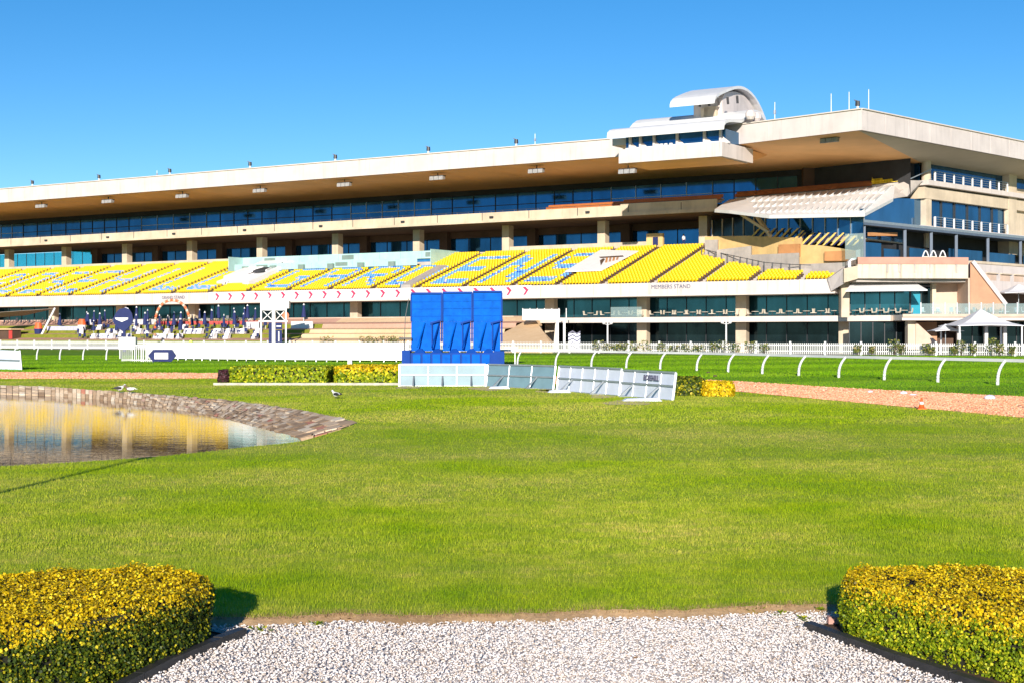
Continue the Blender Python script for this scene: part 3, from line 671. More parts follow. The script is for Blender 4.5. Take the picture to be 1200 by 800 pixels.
for k in range(5):
    x=sx(492)+k*1.35; mb=MB(); mb.hexa([(x-.4,-1.2,sz_(413.1)),(x+.5,-1.2,sz_(413.1)),(x+.5,-.2,sz_(413.1)),(x-.4,-.2,sz_(413.1))],[(x-.1,-1.0,sz_(408.5)),(x+.2,-1.0,sz_(408)),(x+.2,-.3,sz_(408)),(x-.1,-.3,sz_(408.5))]); lpart('bracket_foot',mb,'bluetarp2',t)
mb=MB(); mb.box(sx(579),sx(591),-1.6,1.0,0,sz_(411)); lpart('end_cabinet',mb,'bluetarp2',t)
mb=MB(); mb.box(sx(472.5),sx(482),-1.5,.6,0,sz_(410)); lpart('end_cabinet',mb,'bluetarp2',t)
mb=MB(); mb.box(sx(591),sx(606),-.3,.2,sz_(407.6),sz_(406.4)); mb.box(sx(603),sx(604),-.1,.0,0,sz_(407)); lpart('walkway_rail',mb,'steel',t)
mb=MB(); mb.box(sx(468),sx(483),-.5,.4,sz_(397.5),sz_(395.5)); mb.bar((sx(474),0,0),(sx(474),0,sz_(397)),.1); mb.bar((sx(474),0,sz_(397)),(sx(475),0,sz_(372)),.05); mb.bar((sx(475),0,sz_(372)),(sx(479),0,sz_(350)),.05); lpart('side_platform',mb,'dark',t)
# ---------------------------------------------------------------- small things on the grass
c=G(1080,479); t=thing('traffic_cone','orange traffic cone standing on the pink dirt track','cone',c)
mb=MB(); mb.box(-.15,.15,-.15,.15,0,.035); lpart('base',mb,'orange',t); mb=MB(); mb.cyl((0,0,.03),(0,0,.38),.105,.03,14); lpart('body',mb,'orange',t,True); mb=MB(); mb.cyl((0,0,.16),(0,0,.25),.083,.06,14); lpart('band',mb,'white',t,True)
for i,(px,py,r_,lab) in enumerate([(1020,459.5,.10,'small white stone at the far edge of the dirt track, leftmost'),(1059,461.5,.14,'round white stone on the dirt track edge behind the orange cone'),(1070,463,.11,'flat white stone touching the round one behind the cone'),(1160,467.5,.19,'pale blue grey stone at the right of the dirt track edge')]):
    c=G(px,py); mb=MB(); mb.ball((0,0,r_*.35),r_,(1.2,.8,.6) if i!=2 else (1.5,.8,.3),10); o=link('stone',mb.mesh('stone','whitepanel',smooth=True),None,c); tag(o,lab,'stone','stones along the dirt track')
for i,(px,py) in enumerate([(830,437),(838,441)]):
    c=G(px,py); mb=MB(); mb.ball((0,0,.05),.11,(1.3,.9,.6),8); o=link('turf_clod',mb.mesh('turf_clod','soil'),None,c); tag(o,['small dark clod on the turf track behind the dark green hedge, farther one','small dark clod on the turf track nearer the dark green hedge'][i],'clod','clods on the turf')
def bird(c,rz,sc,body,back,label,kind):
    t=thing(kind,label,'bird',c,rz=rz); mb=MB()
    rings=[(-.20,.17,.015),(-.12,.17,.05),(-.02,.16,.085),(.08,.17,.085),(.14,.22,.05),(.17,.27,.045),(.20,.28,.042),(.235,.275,.02)]
    vs=[];fs=[];n=10
    for x,z_,r_ in rings:
        for j in range(n): a=2*math.pi*j/n; vs.append((x*sc,r_*math.cos(a)*sc*.85,(z_+r_*math.sin(a))*sc))
    for i in range(len(rings)-1):
        for j in range(n): fs.append((i*n+j,i*n+(j+1)%n,(i+1)*n+(j+1)%n,(i+1)*n+j))
    fs+= [tuple(range(n)),tuple(range((len(rings)-1)*n,len(rings)*n))]
    mb.add(vs,fs); lpart('body',mb,body,t,True)
    mb=MB(); mb.cyl((.23*sc,0,.275*sc),(.30*sc,0,.262*sc),.012*sc,.004*sc,6); lpart('beak',mb,'dark',t)
    for sy in (-1,1):
        mb=MB(); mb.ball((-.06*sc,sy*.066*sc,.175*sc),.13*sc,(1.2,.16,.42),8); lpart('wing',mb,back,t)
        mb=MB(); mb.cyl((0,sy*.03*sc,.10*sc),(.01*sc,sy*.03*sc,0),.008*sc,.006*sc,5); mb.bar((.01*sc,sy*.03*sc,.005*sc),(.05*sc,sy*.03*sc,.005*sc),.012*sc); lpart('leg',mb,'dark',t)
    mb=MB(); mb.ball((-.24*sc,0,.165*sc),.06*sc,(1.3,.35,.2),8); lpart('tail',mb,back,t)
bird(G(394,467),R(140),1.1,'white_feather','black_feather','black and white magpie standing alone on the lawn right of the pond','magpie')
bird(G(140,459.5),R(20),1.15,'white_feather','black_feather','black and white duck on the pond edging, left one of the pair','duck')
bird(G(152,460.5),R(170),1.15,'duckbrown','white_feather','brown and pale duck on the pond edging, right one of the pair','duck')
# tall lamp pole whose shadow crosses the lawn
c=Vector((-7.87-.095*7.0,22.3-7.0,0)); t=thing('lamp_post','slim dark lamp post outside the left edge casting the thin lawn shadow','lamp post',c)
mb=MB(); mb.cyl((0,0,0),(0,0,3.6),.075,.05,12); lpart('pole',mb,'dark',t,True); mb=MB(); mb.cyl((0,0,3.6),(0,0,3.8),.06,.16,10); mb.cyl((0,0,3.8),(0,0,3.9),.16,.02,10); lpart('lamp_head',mb,'dark',t)
# ================================================================ GRANDSTAND
S0=-215.0
gs=thing('grandstand','huge cream grandstand with an overhanging roof and yellow seats across the background','grandstand',B(0,-22,0))
def gp(name,mb,mats,parent=None,smooth=False):
    o=link(name,mb.mesh(name,mats,gs.location,smooth),parent or gs); return o
sN0,sN1=S(725,-30),S(843,-30); ZB,ZT=30.3,33.15
RW=Vector((31.3,213,0)); RC=Vector((47.4,196.6,0)); RE=RC+V2*85
def z_(p,z): return Vector((p.x,p.y,z))
# roof plan
RM=B(S(725,-20)+6,-20,0)
plan=[B(S0,-20,0),B(S(850,-20)-3,-20,0),RW,RC,RE,RE+Vector((-25,28,0)),B(70,48,0),B(S0,48,0)]
mb=MB(); mb.prism([z_(p,ZB+.02) for p in plan],(0,0,ZT-ZB)); gp('roof',mb,'fascia')
# thin roof edge capping
mb=MB()
for a,b in ((B(S0,-20,0),B(S(725,-20)-1.5,-20,0)),(RW,RC),(RC,RE)):
    mb.bar(z_(a,ZT+.06),z_(b,ZT+.06),.5,.14)
gp('roof_capping',mb,'slabw')
# panel joints of the fascia: narrow cover strips
mb=MB()
def strips(a,b,z0,z1,step,w=.05,out=.03):
    L=(b-a).length; d=(b-a).normalized(); n=Vector((d.y,-d.x,0)); k=int(L/step)
    for i in range(1,k):
        p=a+d*(i*L/k); mb.prism([z_(p-d*w+n*.002,z0),z_(p+d*w+n*.002,z0),z_(p+d*w+n*out,z0),z_(p-d*w+n*out,z0)],(0,0,z1-z0))
strips(B(S0,-20,0),B(S(725,-20)-2,-20,0),ZB+.05,ZT-.05,9.6); strips(RW,RC,ZB+.05,ZT-.05,6); strips(RC,RE,ZB+.05,ZT-.05,6)
gp('fascia_joint',mb,'fascia')
# soffits: main one falls slightly to the glazing
mb=MB(); se=S(868,-20)
mb.add([B(S0,-19.7,ZB-.02),B(se,-19.7,ZB-.02),B(se+8,10,28.9),B(S0,10,28.9)],[(0,1,2,3)])
mb.add([B(se,-19.7,ZB-.02),z_(RW,ZB-.02),z_(RC+Vector((-.3,.4,0)),ZB-.02),Vector((63.1,223.6,29.1)),B(se+8,10,28.9)],[(0,4,3,2,1)])
gp('soffit',mb,'soffit')
mb=MB(); K=Vector((63.1,223.6,0)); KE=K+V2*70
mb.add([z_(RC+Vector((-.25,.45,0)),ZB-.03),z_(RE,ZB-.03),z_(KE,29.1),z_(K,29.1)],[(0,1,2,3)]); gp('side_soffit',mb,'soffit2')
mb=MB()
for i in range(26):
    s=S0+i*9.6+2
    if s<se-4: mb.bar(B(s,-19.5,ZB-.03),B(s,9.9,28.91),.10,.05)
gp('soffit_joint',mb,'soffit')
# notch: projecting commentary box
mb=MB(); mb.bb(sN0,sN1,-30,-19.9,27.9,29.95); 
mb.prism([B(sN1,-30,27.9),B(sN1+.05,-30,29.95),B(sN1+.5,-20,29.95),B(sN1+.5,-20,27.9)],(ux*.4,uy*.4,0)); gp('commentary_floor',mb,'fascia')
mb=MB(); mb.add([B(sN0+.1,-29.9,27.88),B(sN1-.1,-29.9,27.88),B(sN1-.1,-19.95,27.88),B(sN0+.1,-19.95,27.88)],[(0,1,2,3)]); gp('commentary_soffit',mb,'soffit')
mb=MB(); mb.prism([B(sN0,-19.85,27.9),B(sN0,-12,30),B(sN0,-19.85,30)],(ux*(sN1-sN0),uy*(sN1-sN0),0)); gp('commentary_cheek',mb,'soffit')
sW0=S(731,-29); zw0,zw1=29.95,32.0
mb=MB(); mb.bb(sW0,sN1+.2,-28.3,-20.05,zw0,zw1); gp('commentary_room',mb,'glass_blue')
mb=MB(); mb.bb(S(712,-29),sW0,-27.5,-20.05,ZT-2.2,zw1); gp('commentary_wall',mb,'fascia')
for px in (737,749,765,792,824,843):
    s=S(px,-29); mb=MB(); mb.bb(s-.16,s+.16,-28.75,-28.3,zw0,zw1); mb.prism([B(s,-28.75,zw0),B(s+1.4,-28.32,zw0),B(s+.1,-28.32,zw1*.5+zw0*.5)],(0,0,.06)); gp('commentary_mullion',mb,'fascia')
mb=MB(); mb.bb(sW0,sN1+.2,-28.5,-28.31,zw0+.0,zw0+.35); gp('commentary_sill',mb,'white')
for px in (770,776,781,787): 
    s=S(px,-28.6); mb=MB(); mb.bb(s-.2,s+.2,-28.9,-28.55,zw0,zw0+.55); gp('monitor',mb,'white')
# wave shaped shells
def shell(sa,sb,prof,th,name,mat='white'):
    mb=MB(); n=len(prof); pr=[]
    vs=[]
    for s in (sa,sb):
        for d,z in prof: vs.append(B(s,d,z))
        for d,z in prof[::-1]: vs.append(B(s,d,z-th))
    m=2*n; fs=[(i,(i+1)%m,(i+1)%m+m,i+m) for i in range(m)]
    for i in range(n-1): fs+=[(i,i+1,m-2-i,m-1-i)[::-1],(i+m,i+1+m,2*m-2-i,2*m-1-i)]
    mb.add(vs,fs); return gp(name,mb,mat)
def bez(P,k=14):
    o=[]
    for i in range(k+1):
        t=i/k; q=list(P)
        while len(q)>1: q=[(a[0]*(1-t)+b[0]*t,a[1]*(1-t)+b[1]*t) for a,b in zip(q,q[1:])]
        o.append(q[0])
    return o
lowp=bez([(-31.2,31.9),(-31.4,33.3),(-28,33.3),(-25,33.6)],6)+bez([(-24.2,33.9),(-21,36.6),(-17,36.4),(-14,33.2)],8)
shell(S(712,-31),S(843,-31)+.8,lowp,.42,'lower_shell_roof')
sU0=S(796,-24)+1.0; sU1=S(836,-24)+1.6
upp=bez([(-27.2,36.4),(-27.0,37.5),(-24,38.2),(-21.6,39.0)],6)+bez([(-21,39.15),(-17,40.5),(-10.5,40.8),(-5.5,33.3)],12)
shell(sU0-1.0,sU1,upp,.42,'upper_shell_roof')
inner=[(d,z-.75) for d,z in upp if d>-22.5]
mb=MB(); mb.prism([B(sU0+.6,d,z) for d,z in [(-22.4,33.2),(-22.4,37.2)]+inner+[(-5.8,33.2)]],(ux*(sU1-sU0-1.5),uy*(sU1-sU0-1.5),0)); gp('plant_room',mb,'fascia')
mb=MB(); mb.bb(sU0+2,sU0+4.2,-22.9,-22.42,33.6,36.2); gp('louvre',mb,'concrete'); mb=MB(); mb.bb(sU1-3.6,sU1-1.6,-22.9,-22.42,34.6,36.3); gp('louvre',mb,'concrete')
mb=MB(); 
for k in range(5): mb.bar(B(sU0+2+k*1.5,-23.2,36.4),B(sU0+3.3+k*1.5,-26.4,36.9),.35,.12)
gp('eave_bracket',mb,'dark')
mb=MB(); 
for k in range(2): mb.ball(B(sN1+2.6,-25+k*2.2,34.2),.8,(1,1,1),10)
gp('air_unit',mb,'fascia')
# ---- upper glazing band with frames, bay by bay
def glazing(s0,s1,d,z0,z1,mat,nm,frame='dark',fw=.09,parent=None,trans=0):
    mb=MB(); mb.bb(s0,s1,d,d+.12,z0,z1); w=gp('window',mb,mat)
    mb=MB()
    for i in range(nm+1):
        s=s0+(s1-s0)*i/nm; mb.bb(s-fw,s+fw,d-.12,d-.003,z0,z1)
    if trans: mb.bb(s0+fw,s1-fw,d-.11,d-.004,z0+(z1-z0)*trans-.06,z0+(z1-z0)*trans+.06)
    mb.bb(s0+fw,s1-fw,d-.11,d-.004,z0,z0+.09)
    f=gp('window_frame',mb,frame,w); return w
sCy=S(8,3)
BW=19.2
for i in range(-11,3):
    s0=i*BW; s1=s0+BW-.02; mat='glass_blue' if s1>sCy else 'glass_cyan'
    glazing(s0,min(s1,44),3.0,24.3,28.6,mat,5 if i%2 else 4,'steel' if i%3==0 else 'dark',.06,trans=.45)
mb=MB(); mb.bb(S0,46,2.6,3.4,28.3,29.9); gp('lintel',mb,'darkint')
sC=S(108,9.5)
# balcony (upper) slab and front
mb=MB(); mb.bb(sC,S(838,-7.5)-1,-7.3,46,22.2,23.0); gp('floor_slab',mb,'brownint'); mb=MB(); mb.bb(S0,sC-.01,-7.3,12,22.2,23.0); gp('floor_slab',mb,'brownint')
sB=S(727,-7.5)
mb=MB(); mb.bb(S0,sB,-7.5,-7.25,22.25,23.95); mb.bb(S0,sB,-7.75,-7.5,22.2,22.6); mb.bb(sB,S(840,-7.5),-7.5,-7.25,22.7,24.2); mb.bb(sB,S(840,-7.5),-7.75,-7.5,22.2,22.75); gp('balcony_front',mb,'concrete')
mb=MB()
i=0; s=S0+3
while s<S(840,-7.5): mb.bb(s-.05,s+.05,-7.54,-7.5,22.62,23.95); s+=9.6
gp('balcony_joint',mb,'dark')
mb=MB(); s=S0+5
while s<sB: mb.bb(s-.35,s+.35,-7.78,-7.5,22.95,23.3); s+=19.2
gp('bracket_light',mb,'dark')
mb=MB(); mb.bar(B(S0,-7.4,24.25),B(S(840,-7.4),-7.4,24.25),.07); 
s=S0
while s<S(840,-7.5): mb.bar(B(s,-7.4,23.9),B(s,-7.4,24.25),.05); s+=2.4
gp('balcony_rail',mb,'dark')
# ---- concourse glazing (mid level), inner and outer pillars
sC=S(108,9.5)
pil=[i*19.2 for i in range(-10,2)]
pil=[-211,-192,-173.4]+[S(x,0) for x in [11,78,149,225,307,395.5,490.5,595,707,826]]
for s in pil:
    mb=MB(); mb.bb(s-.75,s+.75,-.75,.75,17.4,22.19); mb.bb(s-.95,s+.95,-1.0,-.76,20.9,22.19) if False else None; gp('pillar',mb,'concrete')
for s in pil:
    if s+0>sC-3: mb=MB(); mb.bb(s-.9,s+.9,8.0,9.4,17.6,22.19); gp('inner_pillar',mb,'brownint')
ends=[sC]+[s for s in pil if s>sC]+[34]
for a,b in zip(ends,ends[1:]): glazing(a+.01,b-.01,9.5,17.8,21.2,'glass_blue',4,'dark',.05)
mb=MB(); mb.bb(sC,38,9.0,9.49,21.0,22.19); gp('bulkhead',mb,'brownint')
for a,b in ((S0,sC-.05),): 
    k=8
    for i in range(k): s0=a+(b-a)*i/k; glazing(s0,s0+(b-a)/k-.02,9.6,17.6,21.9,'glass_cyan',3,'steel',.05)
mb=MB(); mb.bb(S0,40,-.4,12,16.8,17.6); gp('concourse_slab',mb,'concrete')
# solid core behind
mb=MB(); mb.bb(sC,30,9.9,46,0,28.2); gp('core_wall',mb,'brownint')
mb=MB(); mb.bb(S0,sCy,3.3,3.5,28.0,28.3); gp('cyan_beam',mb,'dark')
mb=MB(); mb.bb(sCy,30,3.4,46,23.0,30.0); gp('upper_core_wall',mb,'darkint')
# low wall at the back of the seats
mb=MB(); mb.bb(S0,S(268,-.5),-.7,-.45,17.3,18.15); gp('back_wall',mb,'concrete'); mb=MB(); mb.bb(S(598,-.5),S(775,-.5),-.7,-.45,17.3,18.35); gp('back_wall',mb,'concrete')
mb=MB(); mb.bb(S(760,-.5),S(779,-.5),-1.3,-.72,17.3,19.6); gp('stair_head',mb,'yellowwall')
mb=MB(); mb.bb(S(765,-1.35),S(771,-1.35),-1.36,-1.31,17.6,19.0); gp('notice_board',mb,'navy')
# ---- seating tier
D0,D1,Z0=-22.0,-0.8,10.3; NR=24; TR=(D1-D0)/NR; RISE=(17.35-Z0)/NR
def rake(d): return Z0+(d-D0)/TR*RISE
def rk(px,py):      # point of the seating slope seen at this pixel -> (s,d)
    lo,hi=-22.5,3.0
    for _ in range(40):
        d=(lo+hi)/2; s=S(px,d); Y=OY+s*uy+d*wy; zz=CH+(CY-py)/F*Y
        if zz>rake(d): lo=d
        else: hi=d
    return S(px,d),d
# limit of the seats on the right side: descending boundary
lim_px=[(822,301),(838,305),(852,308),(875,313),(895,317.5),(925,320),(950,321),(985,323)]
lim=[rk(*p) for p in lim_px]
def dlim(s):
    if s<=lim[0][0]: return D1
    for (a,da),(b,db) in zip(lim,lim[1:]):
        if s<=b: return da+(db-da)*(s-a)/(b-a)
    return lim[-1][1]
sR=S(980,-22)
mb=MB()
for i in range(NR):
    d0=D0+i*TR; z=Z0+i*RISE; s1=sR
    for k in range(400):
        if dlim(s1)<d0+TR*.5 and s1>-5: s1-=.25
        else: break
    mb.bb(S0,s1,d0,d0+TR+.001,z-1.2,z)
gp('seating_tier',mb,'concrete_grey')
# aisles
AX=[S(x,-21.5) for x in (602,)]
aisles=[]
for k in range(-20,1): aisles.append(-4.7+k*9.52)
aisles+= [S(x,-21.5) for x in (654,707,765.3,822.5,882,938)]
FONT={'R':["11110","10001","10001","11110","10100","10010","10001"],'O':["01110","10001","10001","10001","10001","10001","01110"],'S':["01111","10000","10000","01110","00001","00001","11110"],
'E':["11111","10000","10000","11110","10000","10000","11111"],'H':["10001","10001","10001","11111","10001","10001","10001"],'I':["00100","00100","00100","00100","00100","00100","00100"],
'L':["10000","10000","10000","10000","10000","10000","11111"],'G':["01111","10000","10000","10011","10001","10001","01111"],'A':["01110","10001","10001","11111","10001","10001","10001"],
'D':["11110","10001","10001","10001","10001","10001","11110"],'N':["10001","11001","11001","10101","10011","10011","10001"]}
base=len(range(-20,1))-1      # index of the aisle at s=-4.7
letters={}
for off,ch in zip(range(0,-7,-1),"SNEDRAG"): letters[base+off]=ch
for off,ch in zip(range(-8,-16,-1),"LLIHESOR"): letters[base+off]=ch
W_=.46; Sx,Sd,Zs,mi=[],[],[],[]
tealA,tealB=S(268,-9),S(520,-5)
def inwhite(s,d):
    # tarpaulin area
    pa=[rk(*p) for p in WP]; c=False; j=len(pa)-1
    for i in range(len(pa)):
        a,b=pa[i],pa[j]
        if (a[1]>d)!=(b[1]>d) and s<(b[0]-a[0])*(d-a[1])/(b[1]-a[1])+a[0]: c=not c
        j=i
    return c
WP=[(661,323),(705,321.5),(748,299.5),(704,298)]
pa_=[rk(*p) for p in WP]
def inq(s,d,pa):
    c=False; j=len(pa)-1
    for i in range(len(pa)):
        a,b=pa[i],pa[j]
        if (a[1]>d)!=(b[1]>d) and s<(b[0]-a[0])*(d-a[1])/(b[1]-a[1])+a[0]: c=not c
        j=i
    return c
VP_=[rk(*p) for p in [(283,336),(298,336),(346,312),(322,311)]]      # white stair opening
GP_=[rk(*p) for p in [(468,338.5),(481,339),(524,315),(512,315)]]    # grey stair opening
WV=[rk(*p) for p in [(252,336),(285,336),(330,310),(310,310)]]
rs=random.Random(3)
for ai in range(len(aisles)):
    a=aisles[ai]+.65; b=(aisles[ai+1] if ai+1<len(aisles) else sR+.4)-.65
    if b<S0: continue
    n=int((b-a)/.54)
    ch=letters.get(ai)
    for r_ in range(NR):
        d=D0+(r_+.5)*TR
        for c in range(n):
            s=a+(c+.5)*(b-a)/n
            if d>dlim(s)-.5: continue
            if tealA-1<s<tealB and d>-9.3 : continue
            if inq(s,d,pa_) or inq(s,d,VP_) or inq(s,d,GP_) or inq(s,d,WV): continue
            m_=0
            if ch:
                top=18 if ch in 'ENS' and ai>=base-2 else (17 if ai<base-7 else 13)
                if 1<=r_<=top:
                    gy=6-int((r_-1)/(top)*7); gx=int((c-.07*n)/(n*.86)*5)
                    if 0<=gx<5 and 0<=gy<7 and (c-.07*n)>=0 and FONT[ch][gy][gx]=='1':
                        q=rs.random(); m_=1 if q<.86 else (2 if q<.91 else 3)
                        if ai<base-7 and rs.random()<.3: m_=3 if rs.random()<.7 else 0
            Sx.append(s);Sd.append(d);Zs.append(Z0+r_*RISE);mi.append(m_)
Sx,Sd,Zs,mi=map(np.array,(Sx,Sd,Zs,mi))
WX=OX+Sx*ux+Sd*wx; WY=OY+Sx*uy+Sd*wy
order=np.argsort(WX**2+WY**2)
def seatparts():
    P=[]
    for (s0,s1,d0,d1,z0,z1) in ((-.23,.23,-.16,.26,.40,.47),(-.23,.23,.22,.32,.44,.86),(-.05,.05,0,.12,0,.40)):
        P.append([(s0,d0,z0),(s1,d0,z0),(s1,d1,z0),(s0,d1,z0),(s0,d0,z1),(s1,d0,z1),(s1,d1,z1),(s0,d1,z1)])
    return np.array(P).reshape(-1,3)
sv=seatparts(); cub=np.array([(3,2,1,0),(4,5,6,7),(0,1,5,4),(1,2,6,5),(2,3,7,6),(3,0,4,7)])
sf=np.concatenate([cub+8*k for k in range(3)])
local=np.stack([sv[:,0]*ux+sv[:,1]*wx,sv[:,0]*uy+sv[:,1]*wy,sv[:,2]],-1)
smats=['yellow','blueseat','blueseat2','greyseat']
near100=order[:100]; rest=order[100:]
seatme={}
for k,i in enumerate(near100):
    if mi[i] not in seatme: seatme[mi[i]]=npmesh('seat',local,sf,smats[mi[i]])
    o=link('seat',seatme[mi[i]],gs); o.location=Vector((WX[i],WY[i],Zs[i]))-gs.location
N=len(rest); ctr=np.stack([WX[rest],WY[rest],Zs[rest]],-1)-np.array(gs.location)
v=(local[None]+ctr[:,None]).reshape(-1,3); f=(sf[None]+24*np.arange(N)[:,None,None]).reshape(-1,4)
o=link('seats',npmesh('seats',v,f,smats,np.repeat(mi[rest],18)),gs); o['kind']='stuff'
# aisle handrails
for a in aisles:
    if a<S0+2 or a>sR: continue
    mb=MB()
    dmx=min(D1,dlim(a)-.6)
    if tealA<a<tealB: dmx=-9.6
    d=D0+.5
    while d<dmx:
        z=rake(d)+.1; mb.bar(B(a-.45,d,z-.2),B(a-.45,d,z+.55),.16); d+=TR*1.0
    mb.bar(B(a-.45,D0+.4,rake(D0+.4)+.02),B(a-.45,dmx,rake(dmx)+.02),.10,.35)
    gp('aisle_rail',mb,'brownint')
# lower fascia
mb=MB(); mb.bb(S0,sR,-22.5,-22.1,8.5,10.45); mb.bb(S0,sR,-22.1,-2,8.5,9.0); gp('lower_fascia',mb,'fascia')
mb=MB(); mb.bb(S0,sR,-22.62,-22.5,8.42,8.62); gp('fascia_drip',mb,'slabw')
mb=MB(); s=S0
while s<sR: mb.bb(s-.04,s+.04,-22.53,-22.5,8.65,10.4); s+=4.8
gp('fascia_seam',mb,'concrete')
# sponsor strip with crimson chevrons
sa,sb=S(245,-22.5),S(623,-22.5)
mb=MB(); mb.bb(sa,sb,-22.57,-22.5,8.66,10.5); cb=gp('chevron_banner',mb,'white')
k=22
for i in range(k):
    s=sa+(i+.6)*(sb-sa)/k; mb=MB(); zc=9.6
    for (a0,z0),(a1,z1) in (((-.35,zc+.58),(.30,zc+.12)),((.30,zc+.12),(-.30,zc-.58))):
        mb.prism([B(s+a0,-22.575,z0),B(s+a0+.48,-22.575,z0+.12),B(s+a1+.48,-22.575,z1),B(s+a1,-22.575,z1-.12)],(wx*-.02,wy*-.02,0))
    gp('chevron',mb,'pinkred',cb)
def facetext(body,size,px,py,mat='greyprint'):
    me=textmesh(body,size,mat); s=S(px,-22.55); Y=OY+s*uy-22.55*wy
    o=link('lettering',me,gs); o.location=B(s,-22.56,CH+(CY-py)/F*Y)-gs.location; o.rotation_euler=(R(90),0,math.atan2(uy,ux))
facetext('MEMBERS STAND',.85,786,336.3); facetext('GRAND STAND',.85,203,349)
# ---- teal hospitality boxes on the tier
for j,(dd,z0,z1) in enumerate(((-9.0,15.1,16.35),(-5.0,16.5,17.9))):
    s=tealA if j else tealA+1.5; e=tealB if j else tealB-3; k=int((e-s)/4.6)
    for i in range(k):
        a=s+(e-s)*i/k; b=s+(e-s)*(i+1)/k; mb=MB(); mb.bb(a+.03,b-.03,dd,dd+.08,z0,z1); p=gp('balustrade_panel',mb,'teal')
        if i%4==1: mb=MB(); mb.bb(a+.8,b-1.2,dd-.03,dd-.003,z0+.3,z1-.25); gp('panel_plate',mb,'tealtrim',p)
    mb=MB(); mb.bb(s,e,dd+.08,dd+4.6,z0-1.2,z0-.15); gp('box_floor',mb,'bluestrip')
for i in range(6):
    s=tealA+4+i*(tealB-tealA-6)/6; mb=MB(); mb.bb(s,s+1.3,-9.6,-9.05,14.0,15.9); gp('box_gate',mb,'tealtrim')
mb=MB(); mb.bb(tealA+1,tealB-2,-9.6,-9.3,13.6,14.9); gp('box_plinth',mb,'bluestrip')
for s in (tealB,tealA): mb=MB(); mb.bb(s-.1,s,-9,0,14.5,17.9); gp('box_end_wall',mb,'teal')
# ---- white and grey stair openings, tarpaulin with emblem
def slopepoly(px,up,name,mats,th=.3,lift=0):
    P=[rk(*p) for p in px]; b=[B(s,d,rake(d)+up) for s,d in P]; mb=MB(); mb.hexa([x-Vector((0,0,th)) for x in b],b) if len(b)==4 else mb.prism(b,(0,0,-th)); return gp(name,mb,mats)
slopepoly([(286,337),(291,337),(346,311),(340,311)],1.0,'stair_parapet','bright',1.0)
slopepoly([(254,336),(261,336),(322,311),(314,311)],1.0,'stair_parapet','bright',1.0)
slopepoly([(262,331),(268,331),(345,309.5),(318,308.5)],1.2,'stair_hood','bright',.5)
slopepoly([(263,336),(286,336),(322,318),(302,318)],.35,'stair_treads','bright',.3)
slopepoly([(296,324),(312,322.5),(332,314),(318,313.5)],1.05,'stair_opening_shade','darkint',.35); slopepoly([(311,323),(313,323),(331,314),(329,314)],1.1,'stair_post','white',.35)  # dark slab in place of the shade inside the stair opening
slopepoly([(470,339),(481,339),(523,316),(513,316)],.75,'stair_cover','concrete_grey',.7)
slopepoly([(662,323.5),(705,322),(748,299.5),(704,298)],.75,'tarpaulin','bright',.15)
# abstract emblem on the tarpaulin: dark brow, brown bars, curved stroke
for px in ([(702,306.8),(730,305.2),(731,306.6),(704,308.2)],[(703,311),(707,308.5),(709,309.5),(704,317)]): slopepoly(px,.79,'emblem_bar','brownint',.03)
for k in range(4): 
    x=709+k*4.2; slopepoly([(x,313.6-k),(x+2.6,313.3-k),(x+3.6,307.2-.2*k),(x+1.2,307.4-.2*k)],.79,'emblem_stripe','orangewall' if k%2==0 else 'terracotta',.03)
# ---- lower level: pillars, glazing, terrace slab
lowpx=[227,417,534,646,754,870,991]
lps=[S(x,-16) for x in lowpx]; lps=[lps[0]-39.8*k/2 for k in (4,3,2,1)]+[lps[0],(lps[0]+lps[1])/2]+lps[1:]
for i,s in enumerate(lps):
    mb=MB(); mb.bb(s-.85,s+.85,-16.6,-15.4,5.3,8.49); gp('lower_pillar',mb,'concrete')
    if s>-12: mb=MB(); mb.bb(s-.85,s+.85,-16.6,-15.4,0,4.49); gp('ground_pillar',mb,'concrete')
ee=[S0]+lps
for a,b in zip(ee,ee[1:]):
    if b-a>.5: glazing(a+.02,b-.02,-14.4,5.4,8.5,'glass_teal',5,'dark',.04)
sG=S(612,-14)
for a,b in zip([sG]+[s for s in lps if s>sG+1],[s for s in lps if s>sG+1]): glazing(a+.02,b-.02,-14.4,.3,4.5,'glass_dark',5,'dark',.05)
mb=MB(); mb.bb(S(612,-20),S(1070,-20)-3,-20.5,-14.3,4.5,5.3); gp('terrace_slab',mb,'slabw')
mb=MB(); mb.bb(S0,S(612,-20)-.05,-22.6,-14.3,4.6,5.65); gp('promenade_slab',mb,'concrete_pink')
mb=MB(); mb.bb(S0,55,-14.2,9,0,9.4); gp('lower_core',mb,'darkint')
# tables' glass screens on the terrace
mb=MB(); a=S(716,-20.2); b=S(752,-20.2); mb.bb(a,b,-20.3,-20.24,5.35,6.9); gp('glass_screen',mb,'glass_clear')
# ---- railing along the descending right boundary of the seats
P=[B(s,d+.1,rake(d)) for s,d in lim[:-1]]
mb=MB(); mbp=MB(); mbw=MB()
for a,b in zip(P,P[1:]):
    mb.bar(a+Vector((0,0,1.25)),b+Vector((0,0,1.25)),.09); k=max(1,round((b-a).length/1.7))
    for i in range(k):
        p=a.lerp(b,i/k); mbp=MB(); mbp.bar(p,p+Vector((0,0,1.35)),.18); gp('boundary_post',mbp,'dark')
    q=Vector((wx,wy,0))*.45
    mbw.prism([a+q-Vector((0,0,1)),b+q-Vector((0,0,1)),b+q+Vector((0,0,.75)),a+q+Vector((0,0,.75))],q*.5)
gp('boundary_rail',mb,'dark'); gp('boundary_wall',mbw,'concrete_grey')
